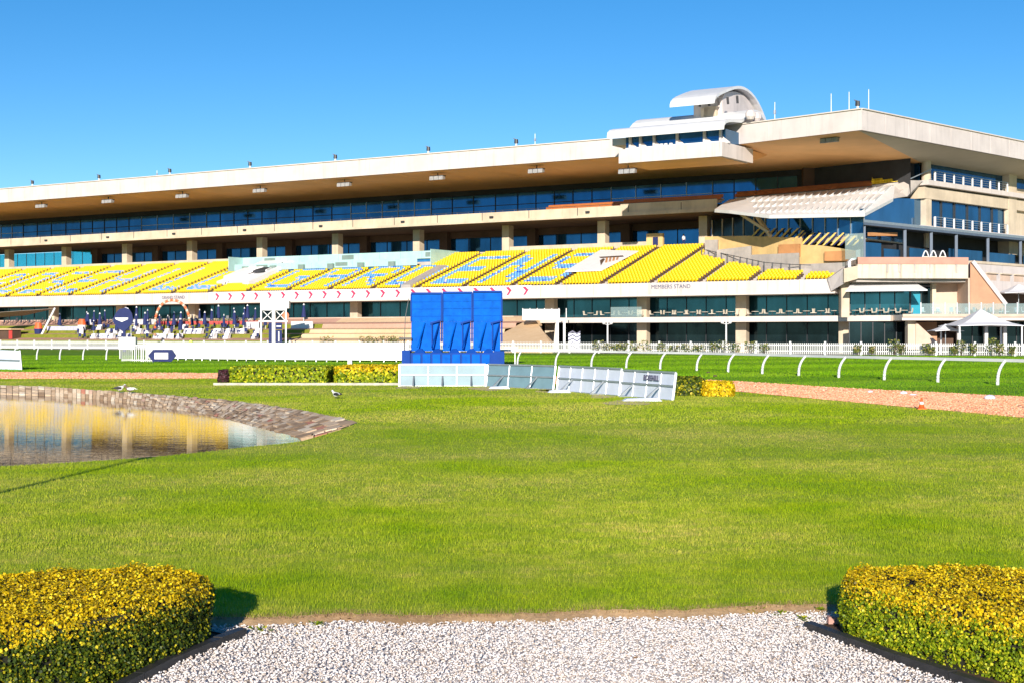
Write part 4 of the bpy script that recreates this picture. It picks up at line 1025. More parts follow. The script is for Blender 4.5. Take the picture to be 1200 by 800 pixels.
# ---- stepped ochre and grey walls rising behind them
def Yw(px):
    T=[(800,234),(826,231.5),(880,224),(936,215),(1003,206.8),(1020,205)]
    for (a,b),(c,d) in zip(T,T[1:]):
        if px<=c: return b+(d-b)*(px-a)/(c-a)
    return 205
def wallpx(px,Y,th,mat,name): 
    mb=MB(); mb.prism([W(x,y,Yw(x)+Y) for x,y in px],(.3,.8,0)); return gp(name,mb,mat)
wallpx([(826,281.5),(841,281),(841,300),(826,300)],-.6,2,'concrete_grey','step_wall')
wallpx([(826,277.5),(882,276.5),(882,306),(826,306)],.4,3,'yellowwall','step_wall')
wallpx([(840,293),(880,288.5),(880,312),(840,312)],-2,2,'concrete_grey','step_wall')
wallpx([(879,277),(940,279),(940,306),(879,306)],.4,5,'yellowwall','step_wall')
wallpx([(879,299),(936,296.5),(936,322),(879,322)],-2,2,'concrete_grey','step_wall')
wallpx([(912,287),(937,286),(937,300),(912,300)],-.7,2,'orangewall','step_wall')
wallpx([(936,287),(964,288),(1003,294),(1003,311),(936,311)],.4,4,'yellowwall','step_wall')
wallpx([(966,295),(1003,293.5),(1003,306),(966,306)],-.5,2,'orangewall','step_wall')
wallpx([(934,310),(1010,307),(1010,330),(934,330)],-1.0,3,'concrete_grey','step_wall')
mb=MB(); mb.prism([W(1003,310,206),W(1012,308,206),W(1016,308,214),W(1003,310,214)],(0,0,2)); gp('corner_block',mb,'concrete_grey')
c_=W(1002,303,204); mb=MB(); mb.cyl(c_+Vector((0,0,-.9)),c_+Vector((0,1.2,-.9)),1.0,1.0,14); gp('vent_drum',mb,'canvas')
# ---- wing glass under the white tier
def vglass(p,q,z0,z1,mat,nm,frame='dark',fw=.12):
    p=z_(p,z0); q=z_(q,z0); d=(q-p).normalized(); n=Vector((d.y,-d.x,0)); mb=MB(); mb.prism([p,q,q-n*.15,p-n*.15],(0,0,z1-z0)); w=gp('window',mb,mat); mb=MB()
    for i in range(nm+1):
        r_=p.lerp(q,i/nm); mb.prism([r_-d*fw+n*.003,r_+d*fw+n*.003,r_+d*fw+n*.14,r_-d*fw+n*.14],(0,0,z1-z0))
    mb.prism([p+n*.01,q+n*.01,q+n*.12,p+n*.12],(0,0,.1)); gp('window_frame',mb,frame,w); return w
Q=Vector((50.3,207,0)); QL=Vector((39.5,226,0)); QM=Vector((32.9,238,0))
vglass(QL,Q,16.9,20.6,'glass_blue',8,'steel',.07)
vglass(QM,QL,16.9,21.4,'brown_glass' if 'brown_glass' in M else 'glass_dark',5,'concrete',.08)
def onQK(px):
    k=(px-CX)/F; dx,dy=K.x-Q.x,K.y-Q.y; t=(k*Q.y-Q.x)/(dx-k*dy); return Vector((Q.x+dx*t,Q.y+dy*t,0))
mb=MB(); q=[(1013.5,251),(1046,233.8),(1050,232.5),(1079,233.5)]; top=[]
for px,py in q: v=onQK(px); top.append(Vector((v.x,v.y,CH+(CY-py)/F*v.y)))
mb.prism([z_(onQK(1013.5),16.4)]+top+[z_(onQK(1079),16.4)],(-.1,.12,0)); gp('wing_side_glass',mb,'glass_blue')
mb=MB(); p=W(886,252,222); q=W(903,277,219); mb.bar(p,q,.5); p2=W(869,252,222); mb.bar(p2,q+Vector((-.3,0,.6)),.4); gp('raking_strut',mb,'concrete')
mb=MB(); mb.prism([z_(QL,16.2),z_(Q,16.2),z_(K,16.2),B(46,10,16.2),z_(QM,16.2)],(0,0,.7)); gp('wing_floor',mb,'concrete')
mb=MB(); mb.prism([z_(QM+Vector((1,2,0)),16.9),z_(QL+Vector((1,2.5,0)),16.9),z_(Q+Vector((-1.5,4,0)),16.9),z_(K+Vector((-2.5,3,0)),16.9),B(46,10,16.9)],(0,0,3.5)); gp('wing_core',mb,'darkint')
# ---- white stepped upper tier
TA=W(855,234,231); TB=W(1048.6,217.5,221); BA=W(855,246.7,217); BM=W(902,252.5,209.5); BC=W(1013.7,250.3,206); TR_=W(1047,232.7,214.5); TIP=W(837.5,245.5,221)
mb=MB()
def quadth(a,b,c,d,th,mb): dn=Vector((0,0,-th)); mb.hexa([a+dn,b+dn,c+dn,d+dn],[a,b,c,d])
T1=TA.lerp(TB,.25); V=[TIP,BA,BM,BC,TR_,TB,T1,TA]; Tt=[(0,1,7),(1,2,6),(1,6,7),(2,3,5),(2,5,6),(3,4,5)]; dn=Vector((0,.25,-.45)); mb=MB()
mb.add(V+[p+dn for p in V],Tt+[tuple(k+8 for k in t_[::-1]) for t_ in Tt]+[(i,(i+1)%8,(i+1)%8+8,i+8) for i in range(8)]); ut=gp('upper_tier_apron',mb,'white')
e0=BM.lerp(BA,.35); 
for r_ in range(3):
    for c in range(19):
        u0=c/19; v0=(r_+.12)/3; v1=(r_+.95)/3
        A=e0.lerp(BC,u0); Bp=TA.lerp(TB,.12+.88*u0); A2=e0.lerp(BC,u0+.034); B2=TA.lerp(TB,.12+.88*(u0+.034))
        # each shell leans to the right and stands proud at its lower right corner
        p0=A.lerp(Bp,v0); p1=A2.lerp(B2,v0); p2=A2.lerp(B2,v1); p3=A.lerp(Bp,v1); n=Vector((0,-.75,.55))
        mb=MB(); mb.hexa([p0,p1,p2,p3],[p0+n*.18,p1+n*.95,p2+n*.30,p3+n*.05]); gp('apron_shell',mb,'white',ut)
mb=MB(); poly=[W(1047,217,221),W(1066,211.5,220),W(1081,212,222),W(1063,230.5,219),W(1045,233.2,217)]; mb.prism(poly,(0.5,1.2,0)); gp('tier_end_wall',mb,'concrete_grey')
# upper tier seats seen over the apron and the balcony front
def seatrow(p,q,n,mat,rows):
    d=(q-p).normalized(); back=Vector((-d.y,d.x,0)); back=back if back.y>0 else -back; mb=MB()
    for r_ in range(rows):
        for i in range(n):
            c=p.lerp(q,(i+.5)/n)+back*.85*r_+Vector((0,0,.38*r_))
            mb.prism([c-d*.22,c+d*.22,c+d*.22+back*.1+Vector((0,0,.55)),c-d*.22+back*.1+Vector((0,0,.55))],back*.06)
            mb.prism([c-d*.22-back*.35,c+d*.22-back*.35,c+d*.22,c-d*.22],(0,0,.07))
    mb2=MB(); u=Vector((0,0,.1)); 
    for r_ in range(rows): 
        a=p+back*(.85*r_-.4)+Vector((0,0,.38*r_-.5)); b=q+back*(.85*r_-.4)+Vector((0,0,.38*r_-.5)); mb2.prism([a,b,b+back*.85,a+back*.85],(0,0,.35))
    gp('seat_row',mb,mat); gp('seat_plat',mb2,'concrete_grey')
seatrow(W(1022,216.5,222.6),W(1064,211.8,221),26,'yellow',3)
seatrow(W(862,231.5,232.5),W(1021,218.2,222.6),110,'shadedseat',2)
seatrow(B(S(640,-6.5),-6.6,23.9),B(S(727,-6.5),-6.6,23.9),34,'shadedseat',2)
seatrow(B(S(728,-6.5),-6.6,24.15),B(S(845,-6.5),-6.6,24.15),44,'shadedseat',2)
# dark interior behind the wing seats, with columns
mb=MB(); bw=[B(30,4,23.5),B(54,-2,23.5),z_(K+Vector((-6,9,0)),23.5),z_(K+Vector((-4,16,0)),23.5),B(40,22,23.5)]; mb.prism(bw,(0,0,6)); gp('wing_upper_core',mb,'darkint')
kf0=K+Vector((-9.5,10,0)); vglass(kf0,K+Vector((-.3,.3,0)),24.5,29.1,'glass_blue',3,'glass_blue',.05)
vglass(K+Vector((-17,13,0)),kf0,24.5,28.0,'glass_blue',4,'dark',.1)
mb=MB(); c=W(948,210,232); mb.box(c.x-.9,c.x+.9,c.y,c.y+1.5,24,29.4); gp('pillar',mb,'brownint')
mb=MB(); mb.prism([z_(K+Vector((-16,14,0)),24.0),z_(K,24.0),z_(K+V2*40,24.0),z_(K+V2*40-N2*20,24.0)],(0,0,.5)); gp('wing_slab',mb,'concrete_grey')
# ---- east side: column, slabs, glass bands, rails
def along(t,o=0): return K+V2*t+N2*o
mb=MB(); mb.prism([z_(along(-.3,1.0),16.0),z_(along(1.3,1.0),16.0),z_(along(1.3,-.4),16.0),z_(along(-.3,-.4),16.0)],(0,0,9.0)); mb.cyl(z_(along(.4,.6),26.0),z_(along(.4,.6),29.3),.72,.72,14); gp('corner_column',mb,'concrete')
mb=MB(); mb.prism([z_(along(-1.2,1.9),25.5),z_(along(75,1.9),25.5),z_(along(75,-2),25.5),z_(along(-1.2,-2),25.5)],(0,0,.75)); gp('side_slab',mb,'fascia')
mb=MB(); mb.prism([z_(along(-1.0,1.1),23.5),z_(along(75,1.1),23.5),z_(along(75,-2),23.5),z_(along(-1.0,-2),23.5)],(0,0,1.75)); gp('side_beam',mb,'concrete')
mb=MB(); mb.prism([z_(along(-3,1.9),18.75),z_(along(75,1.9),18.75),z_(along(75,-2),18.75),z_(along(-3,-2),18.75)],(0,0,.5)); gp('side_slab',mb,'fascia')
vglass(along(1.4),along(27),26.2,29.2,'glass_blue',1,'glass_blue'); vglass(along(1.4,.2),along(26.3,.2),19.2,23.5,'glass_blue',6,'dark',.25)
mb=MB(); mb.prism([z_(along(26.3,1.2),16),z_(along(29,1.2),16),z_(along(29,-1),16),z_(along(26.3,-1),16)],(0,0,13.3)); gp('side_pier',mb,'concrete')
mb=MB(); mb.prism([z_(along(30.6,.3),16),z_(along(75,.3),16),z_(along(75,-1),16),z_(along(30.6,-1),16)],(0,0,11.3)); gp('side_wall',mb,'concrete')
vglass(along(29,-.6),along(30.6,-.6),16,29.2,'glass_dark',1); vglass(along(30.6,-.2),along(75,-.2),27.3,29.2,'glass_blue',6)
mb=MB(); mb.prism([z_(along(-1,-1.2),9),z_(along(75,-1.2),9),z_(along(75,-14),9),z_(along(-1,-14),9)],(0,0,20)); gp('side_core',mb,'darkint')
for zb in (26.25,19.25):
    for i in range(9):
        t0=1.2+i*2.95; mb=MB(); mb.bar(z_(along(t0,1.6),zb),z_(along(t0,1.6),zb+1.5),.24 if i else .3); r_=gp('railing_post',mb,'white')
        if i<8:
            mb=MB()
            for zz in (.45,.8,1.15,1.5): mb.bar(z_(along(t0,1.6),zb+zz),z_(along(t0+2.95,1.6),zb+zz),.05 if zz<1.5 else .09)
            gp('railing_bar',mb,'steel',r_)
mb=MB(); a_=W(1064,211,221); b_=z_(along(.2,1.6),28.0); mb.bar(a_,b_,.12); mb.bar(a_+Vector((0,0,-1)),b_+Vector((0,0,-1.5)),.08); gp('raking_rail',mb,'steel')
# ---- pavilion on the balcony level
PA=Vector((49.2,203,0)); Z1=13.2; ZR=18.25
def pav(t,o=0): return PA+V2*t+N2*o
mb=MB(); mb.hexa([z_(pav(-.8,.5),ZR),z_(pav(75,.5),ZR),z_(pav(75,-7.5),ZR+.55),z_(pav(7,-3.9),ZR+.45)],[z_(pav(-.8,.5),ZR+.38),z_(pav(75,.5),ZR+.38),z_(pav(75,-7.5),ZR+.95),z_(pav(7,-3.9),ZR+.85)]); gp('pavilion_roof',mb,'steel')
M['pavmetal']=simple('grey_blue_metal',(.10,.13,.18),.5,.1,1)
mb=MB(); mb.hexa([z_(pav(-.78,.48),ZR-.35),z_(pav(75,.48),ZR-.35),z_(pav(75,-7.4),ZR-.05),z_(pav(7,-3.8),ZR-.05)],[z_(pav(-.78,.48),ZR-.01),z_(pav(75,.48),ZR-.01),z_(pav(75,-7.4),ZR+.2),z_(pav(7,-3.8),ZR+.2)]); gp('pavilion_soffit',mb,'pavmetal')
for t0 in (.2,11,18.5,26,36,47,58):
    mb=MB(); mb.bar(z_(pav(t0),Z1),z_(pav(t0),ZR-.35),.42 if t0>.3 else .28); gp('pavilion_post',mb,'pavmetal')
mb=MB(); mb.prism([z_(pav(7,-3.4),Z1),z_(pav(75,-7),Z1),z_(pav(75,-9),Z1),z_(pav(16,-9),Z1)],(0,0,ZR-Z1)); gp('pavilion_back_wall',mb,'darkint')
for t0,t1,h in ((1,5.2,2.4),(6,10.4,1.7),(13,17.5,2.1),(24.5,35,2.5),(36.8,46,2.4),(49,56,2.4)):
    mb=MB(); mb.prism([z_(pav(t0,-.35),Z1),z_(pav(t1,-.35),Z1),z_(pav(t1,-.45),Z1),z_(pav(t0,-.45),Z1)],(0,0,h)); gp('pavilion_screen',mb,'glass_blue')
mb=MB(); mb.prism([z_(pav(3,-1.2),16.6),z_(pav(11,-1.2),17.0),z_(pav(11,-1.2),17.5),z_(pav(3,-1.2),17.1)],(.2,.6,0)); gp('patio_heater_panel',mb,'orangewall')
mb=MB(); mb.prism([z_(pav(0,0),Z1),z_(pav(0,0)+Vector((-2.2,1.6,0)),Z1),z_(pav(0,0)+Vector((-2.2,1.7,0)),Z1),z_(pav(0,0)+Vector((0,.1,0)),Z1)],(0,0,3.6)); gp('pavilion_screen',mb,'glass_clear')
# ---- curved balcony box below the pavilion
x0=W(1005,320,200).x; x1=W(1137,320,200).x
mb=MB(); yb=lambda x:200+1.2*((x-x0)/(x1-x0))**3
ns=12; fr=[Vector((x0+(x1-x0)*i/ns,200+.9*((i/ns)**4),0)) for i in range(ns+1)]
lowz=lambda i:10.35+ (0 if i<6 else .0)
for i in range(ns):
    a,b=fr[i],fr[i+1]; mb.prism([z_(a,10.35),z_(b,10.35),z_(b+Vector((0,1,0)),10.35),z_(a+Vector((0,1,0)),10.35)],(0,0,1.95))
bx=gp('balcony_box',mb,'stained')
mb=MB(); mb.prism([W(989,331.5,201),W(989,315,201),W(1005,311.5,200.02),W(1005,327,200.02)][::1],(0,1.6,0)); gp('balcony_return',mb,'concrete')
mb=MB(); mb.prism([W(970,327.8,204.5),W(974,341.5,204.5),W(990,332,201.2),W(990,313.5,201.2)],(0,1.5,0)); gp('balcony_ramp_wall',mb,'fascia')
mb=MB()
for i in range(ns): 
    a,b=fr[i]-Vector((0,.12,0)),fr[i+1]-Vector((0,.12,0)); mb.prism([z_(a,12.32),z_(b,12.32),z_(b+Vector((0,.8,0)),12.32),z_(a+Vector((0,.8,0)),12.32)],(0,0,.95))
gp('balcony_coping',mb,'pinkledge')
mb=MB()
for x in (1040,1054,1072,1090,1121):
    mb=MB(); p=W(x,318,199.93+.9*(max(0,(x-1005)/132)**4)); mb.box(p.x-.12,p.x+.12,p.y-.06,p.y+.1,11.2,12.3); gp('drain_spout',mb,'concrete_grey')
mb=MB(); mb.prism([z_(fr[0],12.3),z_(fr[-1],12.3),z_(pav(16,0)+N2*.6,12.3),z_(pav(16,-8),12.3),Vector((x0,208,12.3))],(0,0,.7)); gp('balcony_floor',mb,'concrete_pink')
mb=MB(); mb.prism([z_(fr[0]+Vector((0,.8,0)),9.9),z_(fr[-1]+Vector((0,1.2,0)),9.9),Vector((x1,216,9.9)),Vector((x0-2,216,9.9))],(0,0,.44)); gp('balcony_underside',mb,'concrete_grey')
# awning
mb=MB(); mb.hexa([W(991,342,200.5),W(1087,341,200.5),W(1068,330,204.5),W(1000,331,204.5)],[p+Vector((0,0,.15)) for p in (W(991,342,200.5),W(1087,341,200.5),W(1068,330,204.5),W(1000,331,204.5))]); gp('awning',mb,'canvas')
# first floor east of the last seat block
Yg=208
def yb_(px0,px1,py0,py1,Y,th,mat,name): 
    a=W(px0,py0,Y); b=W(px1,py1,Y); mb=MB(); mb.box(a.x,b.x,Y,Y+th,b.z,a.z); return gp(name,mb,mat)
yb_(986,995.5,330,372,203.5,1.2,'concrete','east_pillar'); 
def glz(px0,px1,py0,py1,Y,mat,nm):
    a=W(px0,py0,Y); b=W(px1,py1,Y); mb=MB(); mb.box(a.x,b.x,Y,Y+.15,b.z,a.z); w=gp('window',mb,mat); mb=MB()
    for i in range(nm+1): x=a.x+(b.x-a.x)*i/nm; mb.box(x-.06,x+.06,Y-.12,Y-.003,b.z,a.z)
    mb.box(a.x,b.x,Y-.11,Y-.004,b.z,b.z+.1); gp('window_frame',mb,'dark',w)
glz(996,1066,338,370,206.5,'glass_teal',4); glz(1067,1079,338,370,207,'glass_cyan',1); glz(1079,1093,338,370,207.5,'glass_dark',1)
yb_(1092.5,1097,330,371,205,1,'concrete','east_pillar')
yb_(1097,1137,328,371,206.5,1,'concrete_pink','east_wall'); yb_(1134.5,1138,326,371,201.5,5,'concrete_pink','east_pier')
mb=MB(); mb.prism([W(1137,306.5,201.3),W(1140,308,201.3),W(1177,357,201.3),W(1177,371,201.3),W(1137,371,201.3)],(1.5,5,0)); gp('raking_side_wall',mb,'terracotta')
mb=MB(); mb.bar(W(1139.5,306.5,201.1),W(1178.5,357,201.1),.55,.5); gp('raking_coping',mb,'fascia')
# upper side terrace wall along the east side
E0=Vector((65.0,205,0))
def ew(t,o=0): return E0+V2*t+N2*o
mb=MB(); mb.prism([z_(ew(0,0),8.7),z_(ew(60,0),8.7),z_(ew(60,-1.5),8.7),z_(ew(0,-1.5),8.7)],(0,0,4.0)); gp('side_terrace_wall',mb,'fascia')
mb=MB(); mb.prism([z_(ew(0,.15),12.7),z_(ew(60,.15),12.7),z_(ew(60,-9),12.7),z_(ew(0,-9),12.7)],(0,0,.35)); gp('side_terrace_coping',mb,'concrete')
for t0 in (4.2,8.4,12.6,16.8,21,25.2,29.4):
    mb=MB(); mb.prism([z_(ew(t0,.003),10.4),z_(ew(t0+3,.003),10.4),z_(ew(t0+3,.02),10.4),z_(ew(t0,.02),10.4)],(0,0,.95)); g_=gp('recess_shade_panel',mb,'concrete_pink')  # proud panel in a darker tone, stands for a shaded recess
    mb=MB(); mb.prism([z_(ew(t0-.1,0.003),11.36),z_(ew(t0+3.1,.003),11.36),z_(ew(t0+3.1,.35),11.36),z_(ew(t0-.1,.35),11.36)],(0,0,.14)); gp('recess_shadow_ledge',mb,'concrete',g_)  # ledge added to cast a shadow onto the panel
mb=MB(); mb.prism([z_(ew(0,-4),0),z_(ew(60,-4),0),z_(ew(60,-6),0),z_(ew(0,-6),0)],(0,0,8.8)); gp('side_core',mb,'brownint')
mb=MB(); mb.prism([z_(ew(6,-3.9),5.4),z_(ew(14,-3.9),5.4),z_(ew(14,-3.8),5.4),z_(ew(6,-3.8),5.4)],(0,0,2.6)); gp('orange_panel',mb,'orangewall')  # orange-brown panel in front of the set-back wall
# first floor terrace slab to the east and what is below
xa=W(1068,372,201).x
mb=MB(); mb.prism([Vector((xa-2,198.3,4.55)),Vector((88,198.3,4.55)),Vector((100,240,4.55)),Vector((xa-2,216,4.55))],(0,0,.75)); gp('east_terrace_slab',mb,'slabw')
mb=MB(); mb.box(xa-2,88,198.0,198.25,5.0,5.4); gp('east_terrace_kerb',mb,'concrete_pink')
for i in range(17):
    xx=xa+.6+i*1.65; mb=MB(); mb.bar((xx,198.5,5.3),(xx,198.5,7.0),.14); p_=gp('balustrade_post',mb,'frostpost')
    mb=MB(); mb.box(xx+.08,xx+1.57,198.48,198.52,5.4,6.85); gp('balustrade_glass',mb,'glass_clear',p_)
mb=MB(); mb.prism([W(1073,377,200),W(1100,402,200),W(1100,409,200),W(1073,409,200)],(0,2.5,0)); gp('ground_raking_wall',mb,'concrete_pink')
yb_(1064,1073,376,409,200.2,1.5,'concrete','ground_pillar')
glz(995,1064,377.5,408,204,'glass_dark',5); yb_(1073,1098,377.5,409,206,1,'terracotta','ground_wall'); yb_(1098,1122,377.5,409,207,1,'brownint','ground_wall')
glz(1122,1260,377.5,409,206,'glass_dark',8)
for px in (1124,1156,1178,1205,1240): yb_(px-2,px+2,377.5,409,204.5,.6,'frostpost','ground_pillar')
mb=MB(); mb.bb(S(985,-14),62,-14,30,0,16); gp('east_core',mb,'darkint') if False else None
# ---- west-centre retaining end of the terraces
# lamps under the soffit
fl=None; k=0
def flood(p,rz,lab):
    global fl
    if fl is None:
        fl=thing('floodlight',lab,'floodlight',p,'floodlights hung under the grandstand roof',rz=rz)
        mb=MB(); mb.cyl((0,0,0),(0,0,.55),.09,.09,8); lpart('stem',mb,'dark',fl)
        mb=MB(); mb.box(-1.35,1.35,-.45,.45,-.12,0); lpart('tray',mb,'dark',fl)
        for j,x in enumerate((-.95,0,.95)):
            mb=MB(); mb.hexa([(x-.42,-.55,-.75),(x+.42,-.55,-.75),(x+.3,.35,-.65),(x-.3,.35,-.65)],[(x-.42,-.5,-.12),(x+.42,-.5,-.12),(x+.3,.4,-.12),(x-.3,.4,-.12)]); lpart('lamp_housing',mb,'greyseat2',fl)
        return fl
    return dup(fl,p,rz,lab)
names=['floodlight under the roof nearest the left end of the photo','second floodlight from the left under the roof','third floodlight from the left under the roof','fourth floodlight from the left under the roof','fifth floodlight from the left, above the finish post tower roughly','floodlight under the roof above the blue scoreboard left part','last floodlight under the main roof before the commentary box','floodlight at the left lower corner of the projecting commentary box','floodlight under the right roof wing left of the roof corner']
names[4]='fifth floodlight from the left, over the teal hospitality boxes'
names[5]='sixth floodlight from the left, over the left side of the blue scoreboard'
az=math.atan2(uy,ux)
for i,px in enumerate((49,127,214,305,404,513,629)):
    flood(B(S(px,-17.5),-17.5,ZB-.6),az,names[i])
flood(B(S(736,-28),-28,27.3),az,names[7]); flood(W(973,161.5,203.5),az-.25,names[8])
# small lamps and antennas on the roof
rl=None
labs=['small lamp on the roof edge, farthest left one','roof edge lamp, second from the left','roof edge lamp just right of the left antenna','roof edge lamp, fourth from the left','roof edge lamp above the left half of the stand, fifth one','roof edge lamp, sixth from the left','roof edge lamp, last one left of the commentary box','lamp at the right roof corner beside three thin antennas']
for i,px in enumerate((38,116,199,293,393,502,605,1005)):
    p=B(S(px,-19.5),-19.5,ZT+.13) if i<7 else Vector(((px-CX)/F*197.8,197.8,ZT+.13))
    if rl is None:
        rl=thing('roof_lamp',labs[0],'lamp',p,'small lamps on the roof edge'); mb=MB(); mb.cyl((0,0,0),(0,0,.5),.16,.16,8); lpart('base',mb,'white',rl)
        mb=MB(); mb.cyl((0,0,.5),(0,0,1.15),.34,.30,10); lpart('lamp_head',mb,'dark',rl); mb=MB(); mb.bar((0,0,1.15),(-.5,0,1.3),.1); lpart('arm',mb,'dark',rl)
    else: dup(rl,p,None,labs[i])
for px,py,Y,d_,lab in [(184,200,0,-15,'short pale antenna on the left part of the roof'),(627,157,0,-15,'short pale antenna on the roof left of the commentary box'),(908,120,215,0,'antenna with a small drum right of the wave shaped roof'),(974,110,205,0,'left one of three thin antennas by the right roof corner'),(995,108,203,0,'middle one of three thin antennas by the right roof corner'),(1018,105,203,0,'right one of three thin antennas by the right roof corner')]:
    b_=B(S(px,d_),d_,ZT) if not Y else Vector(((px-CX)/F*Y,Y,ZT))
    top=CH+(CY-py)/F*b_.y; t=thing('antenna',lab,'antenna',b_,'antennas on the stand roof'); mb=MB(); mb.cyl((0,0,0),(0,0,top-ZT),.07,.05,6); lpart('mast',mb,'white',t)
    if px in (184,908,627): mb=MB(); mb.cyl((0,0,(top-ZT)*.55),(0,0,(top-ZT)*.7),.2,.2,8); lpart('drum',mb,'steel',t)
# ================================================================ terraces in front of the stand
mb=MB()
mb.bb(S0,120,-37.5,10,-.1,.03); struct('forecourt',mb,'asphalt')
st=[(-38,-36.6,1.0,1.0),( -36.6,-36.3,1.0,1.7),(-36.3,-33.5,1.7,2.1),(-33.5,-33.2,2.1,2.75),(-33.2,-31.3,2.75,2.9),(-31.3,-31,2.9,3.5),(-31,-28,3.5,3.75),(-28,-27.7,3.75,4.45),(-27.7,-24.4,4.45,4.75),(-24.4,-22.6,4.75,5.5)]
mats_=['pinkpave','farturf','pinkpave','farturf','pinkpave','farturf','pinkpave','pinkpave','pinkpave','pinkpave']
sT=S(350,-34)
for (nm,s0,s1,mset) in (('terrace_steps',S0,sT,0),('sandy_terrace',sT,S(596,-30),1)):
    mb=MB()
    for j,(a,b,z0,z1) in enumerate(st):
        mb.add([B(s0,a,z0),B(s1,a,z0),B(s1,b,z1),B(s0,b,z1)],[(0,1,2,3)],[0,1,0,1,0,1,0,1,0,0][j] if mset==0 else (0 if j<7 else (1 if j<9 else 0)))
    mb.bb(s0,s1,-22.7,-20,0,5.45,0)
    struct(nm,mb,['pinkpave','farturf'] if mset==0 else ['sand','pinkpave'])
# end mound of the sandy terrace
mb=MB(); t0=S(596,-30)
mb.add([B(t0,-38,1.0),B(t0,-22.6,5.5),B(S(622,-22.6),-22.6,5.2),B(S(648,-33),-33,1.6),B(S(648,-38),-38,.9)],[(0,1,2,3,4)]); 
mb.add([B(t0,-38,1.0),B(S(648,-38),-38,.9),B(S(648,-38),-38,0),B(t0,-38,0)],[(0,1,2,3)],0); struct('sandy_mound',mb,'sand')
# picket fence on the course side of the forecourt
t=thing('picket_fence','long low white picket fence between the turf track and the forecourt','fence',B(0,-38.3,0))
s=S0; mb=MB(); mbr=MB()
while s<104:
    mb.bb(s-.055,s+.055,-38.34,-38.30,.12,1.55); s+=.26
wpart('pickets',mb,'white',t); mbr.bb(S0,104,-38.28,-38.2,.45,.57); mbr.bb(S0,104,-38.28,-38.2,1.2,1.32); wpart('rails',mbr,'white',t)
s=S0; k=0
M['postw']=M['white']
while s<104: 
    if s>-140 : mb=MB(); mb.bb(s-.11,s+.11,-38.42,-38.2,0,1.75); wpart('post',mb,'white',t)
    s+=4.8
# white boarding behind the pickets in the centre right
# plants along the fence
def bush(c,r,h,label,kind='rose_bush',mat='roseleaf',n=120,leaf=.16):
    t=thing(kind,label,'bush' if 'bush' in kind else 'plant',c,'bushes along the picket fence'); mb=MB()
    for k in range(4): a=random.uniform(0,6.28); mb.cyl((0,0,0),(math.cos(a)*r*.5,math.sin(a)*r*.5,h*.7),.03,.015,5)
    lpart('stem',mb,'bark',t); mb=MB()
    for i in range(n):
        a=random.uniform(0,6.28); rr=r*math.sqrt(random.random()); z=h*(.25+.75*random.random()**.8); p=Vector((math.cos(a)*rr,math.sin(a)*rr,z))
        d=Vector((random.gauss(0,1),random.gauss(0,1),random.gauss(0,.7))).normalized()*leaf; e_=d.cross(Vector((random.gauss(0,1),random.gauss(0,1),1))).normalized()*leaf*.5
        mb.add([p-d,p+e_,p+d,p-e_],[(0,1,2,3)])
    lpart('foliage',mb,mat,t); return t
PL=[(1005,.9,1.3),(1022,.8,1.2),(1048,1.4,2.0),(1056,1.0,1.4),(1085,1.0,1.5),(1092,.8,1.1),(1118,.9,1.2),(1126,1.2,1.9),(1140,.8,1.5),(1163,1.4,2.2),(1172,.9,1.5),(1186,.7,1.2)]
words=['left of the white marquee','near the last dark window','below the pink raking wall','in front of the white marquee','right of the marquee']
for i,(px,r_,h_) in enumerate(PL):
    s=S(px,-38.9); bush(B(s,-38.9,0),r_*.55,h_,'')['label']=['small pale bush at the fence below the last cream pillar','low thin bush at the fence under the last dark window','tall yellow green bush at the fence under the awning side','shorter bush touching the tall one under the last dark window','round bush at the fence left of the pink raking wall','small bush right beside the one left of the raking wall','low bush at the fence left of the marquee','tall bush at the fence under the small white umbrella','narrow bush at the fence below the marquee left pole','tallest palm like bush at the fence under the marquee','bush touching the tallest one under the marquee right side','small last bush at the fence near the right edge'][i]
lab2=['bush %s'%w for w in ('a','b')]
PR=[(700,'low flowering bush at the fence, leftmost right of the platform tower'),(712,'small flowering bush near the leftmost one of the centre fence'),(722,'rose bush at the fence left of the left cream ground pillar'),(731,'fuller rose bush at the fence just below the left cream ground pillar'),(744,'thin rose bush at the fence below the first cream pillar'),(757,'rose bush at the fence right of the first cream pillar'),(775,'scrubby rose bush below the lettering on the fascia'),(790,'second rose bush below the lettering on the fascia'),(806,'rose bush at the fence right of the lettering'),(820,'sparse rose bush below the middle seats block'),(836,'bright rose bush at the fence left of the second cream pillar'),(848,'rose bush touching the second cream pillar base'),(862,'taller rose bush in front of the second cream pillar'),(880,'rose bush right of the second cream pillar'),(896,'pale last rose bush right of the second cream pillar')]
for px,l in PR: bush(B(S(px,-38.9),-38.9,0),random.uniform(.6,1.0),random.uniform(1.2,1.9),l,n=90)
for px,l in [(383,'low shrub on the sandy terrace edge, left one'),(428,'pale shrub above the white fence right of the finish post'),(440,'wide yellow green shrub above the white fence'),(455,'shrub above the white fence left of the blue scoreboard'),(464,'last shrub left of the blue scoreboard')]:
    bush(B(S(px,-37.6),-37.6,.9),1.2,1.5,l,'shrub',n=110)
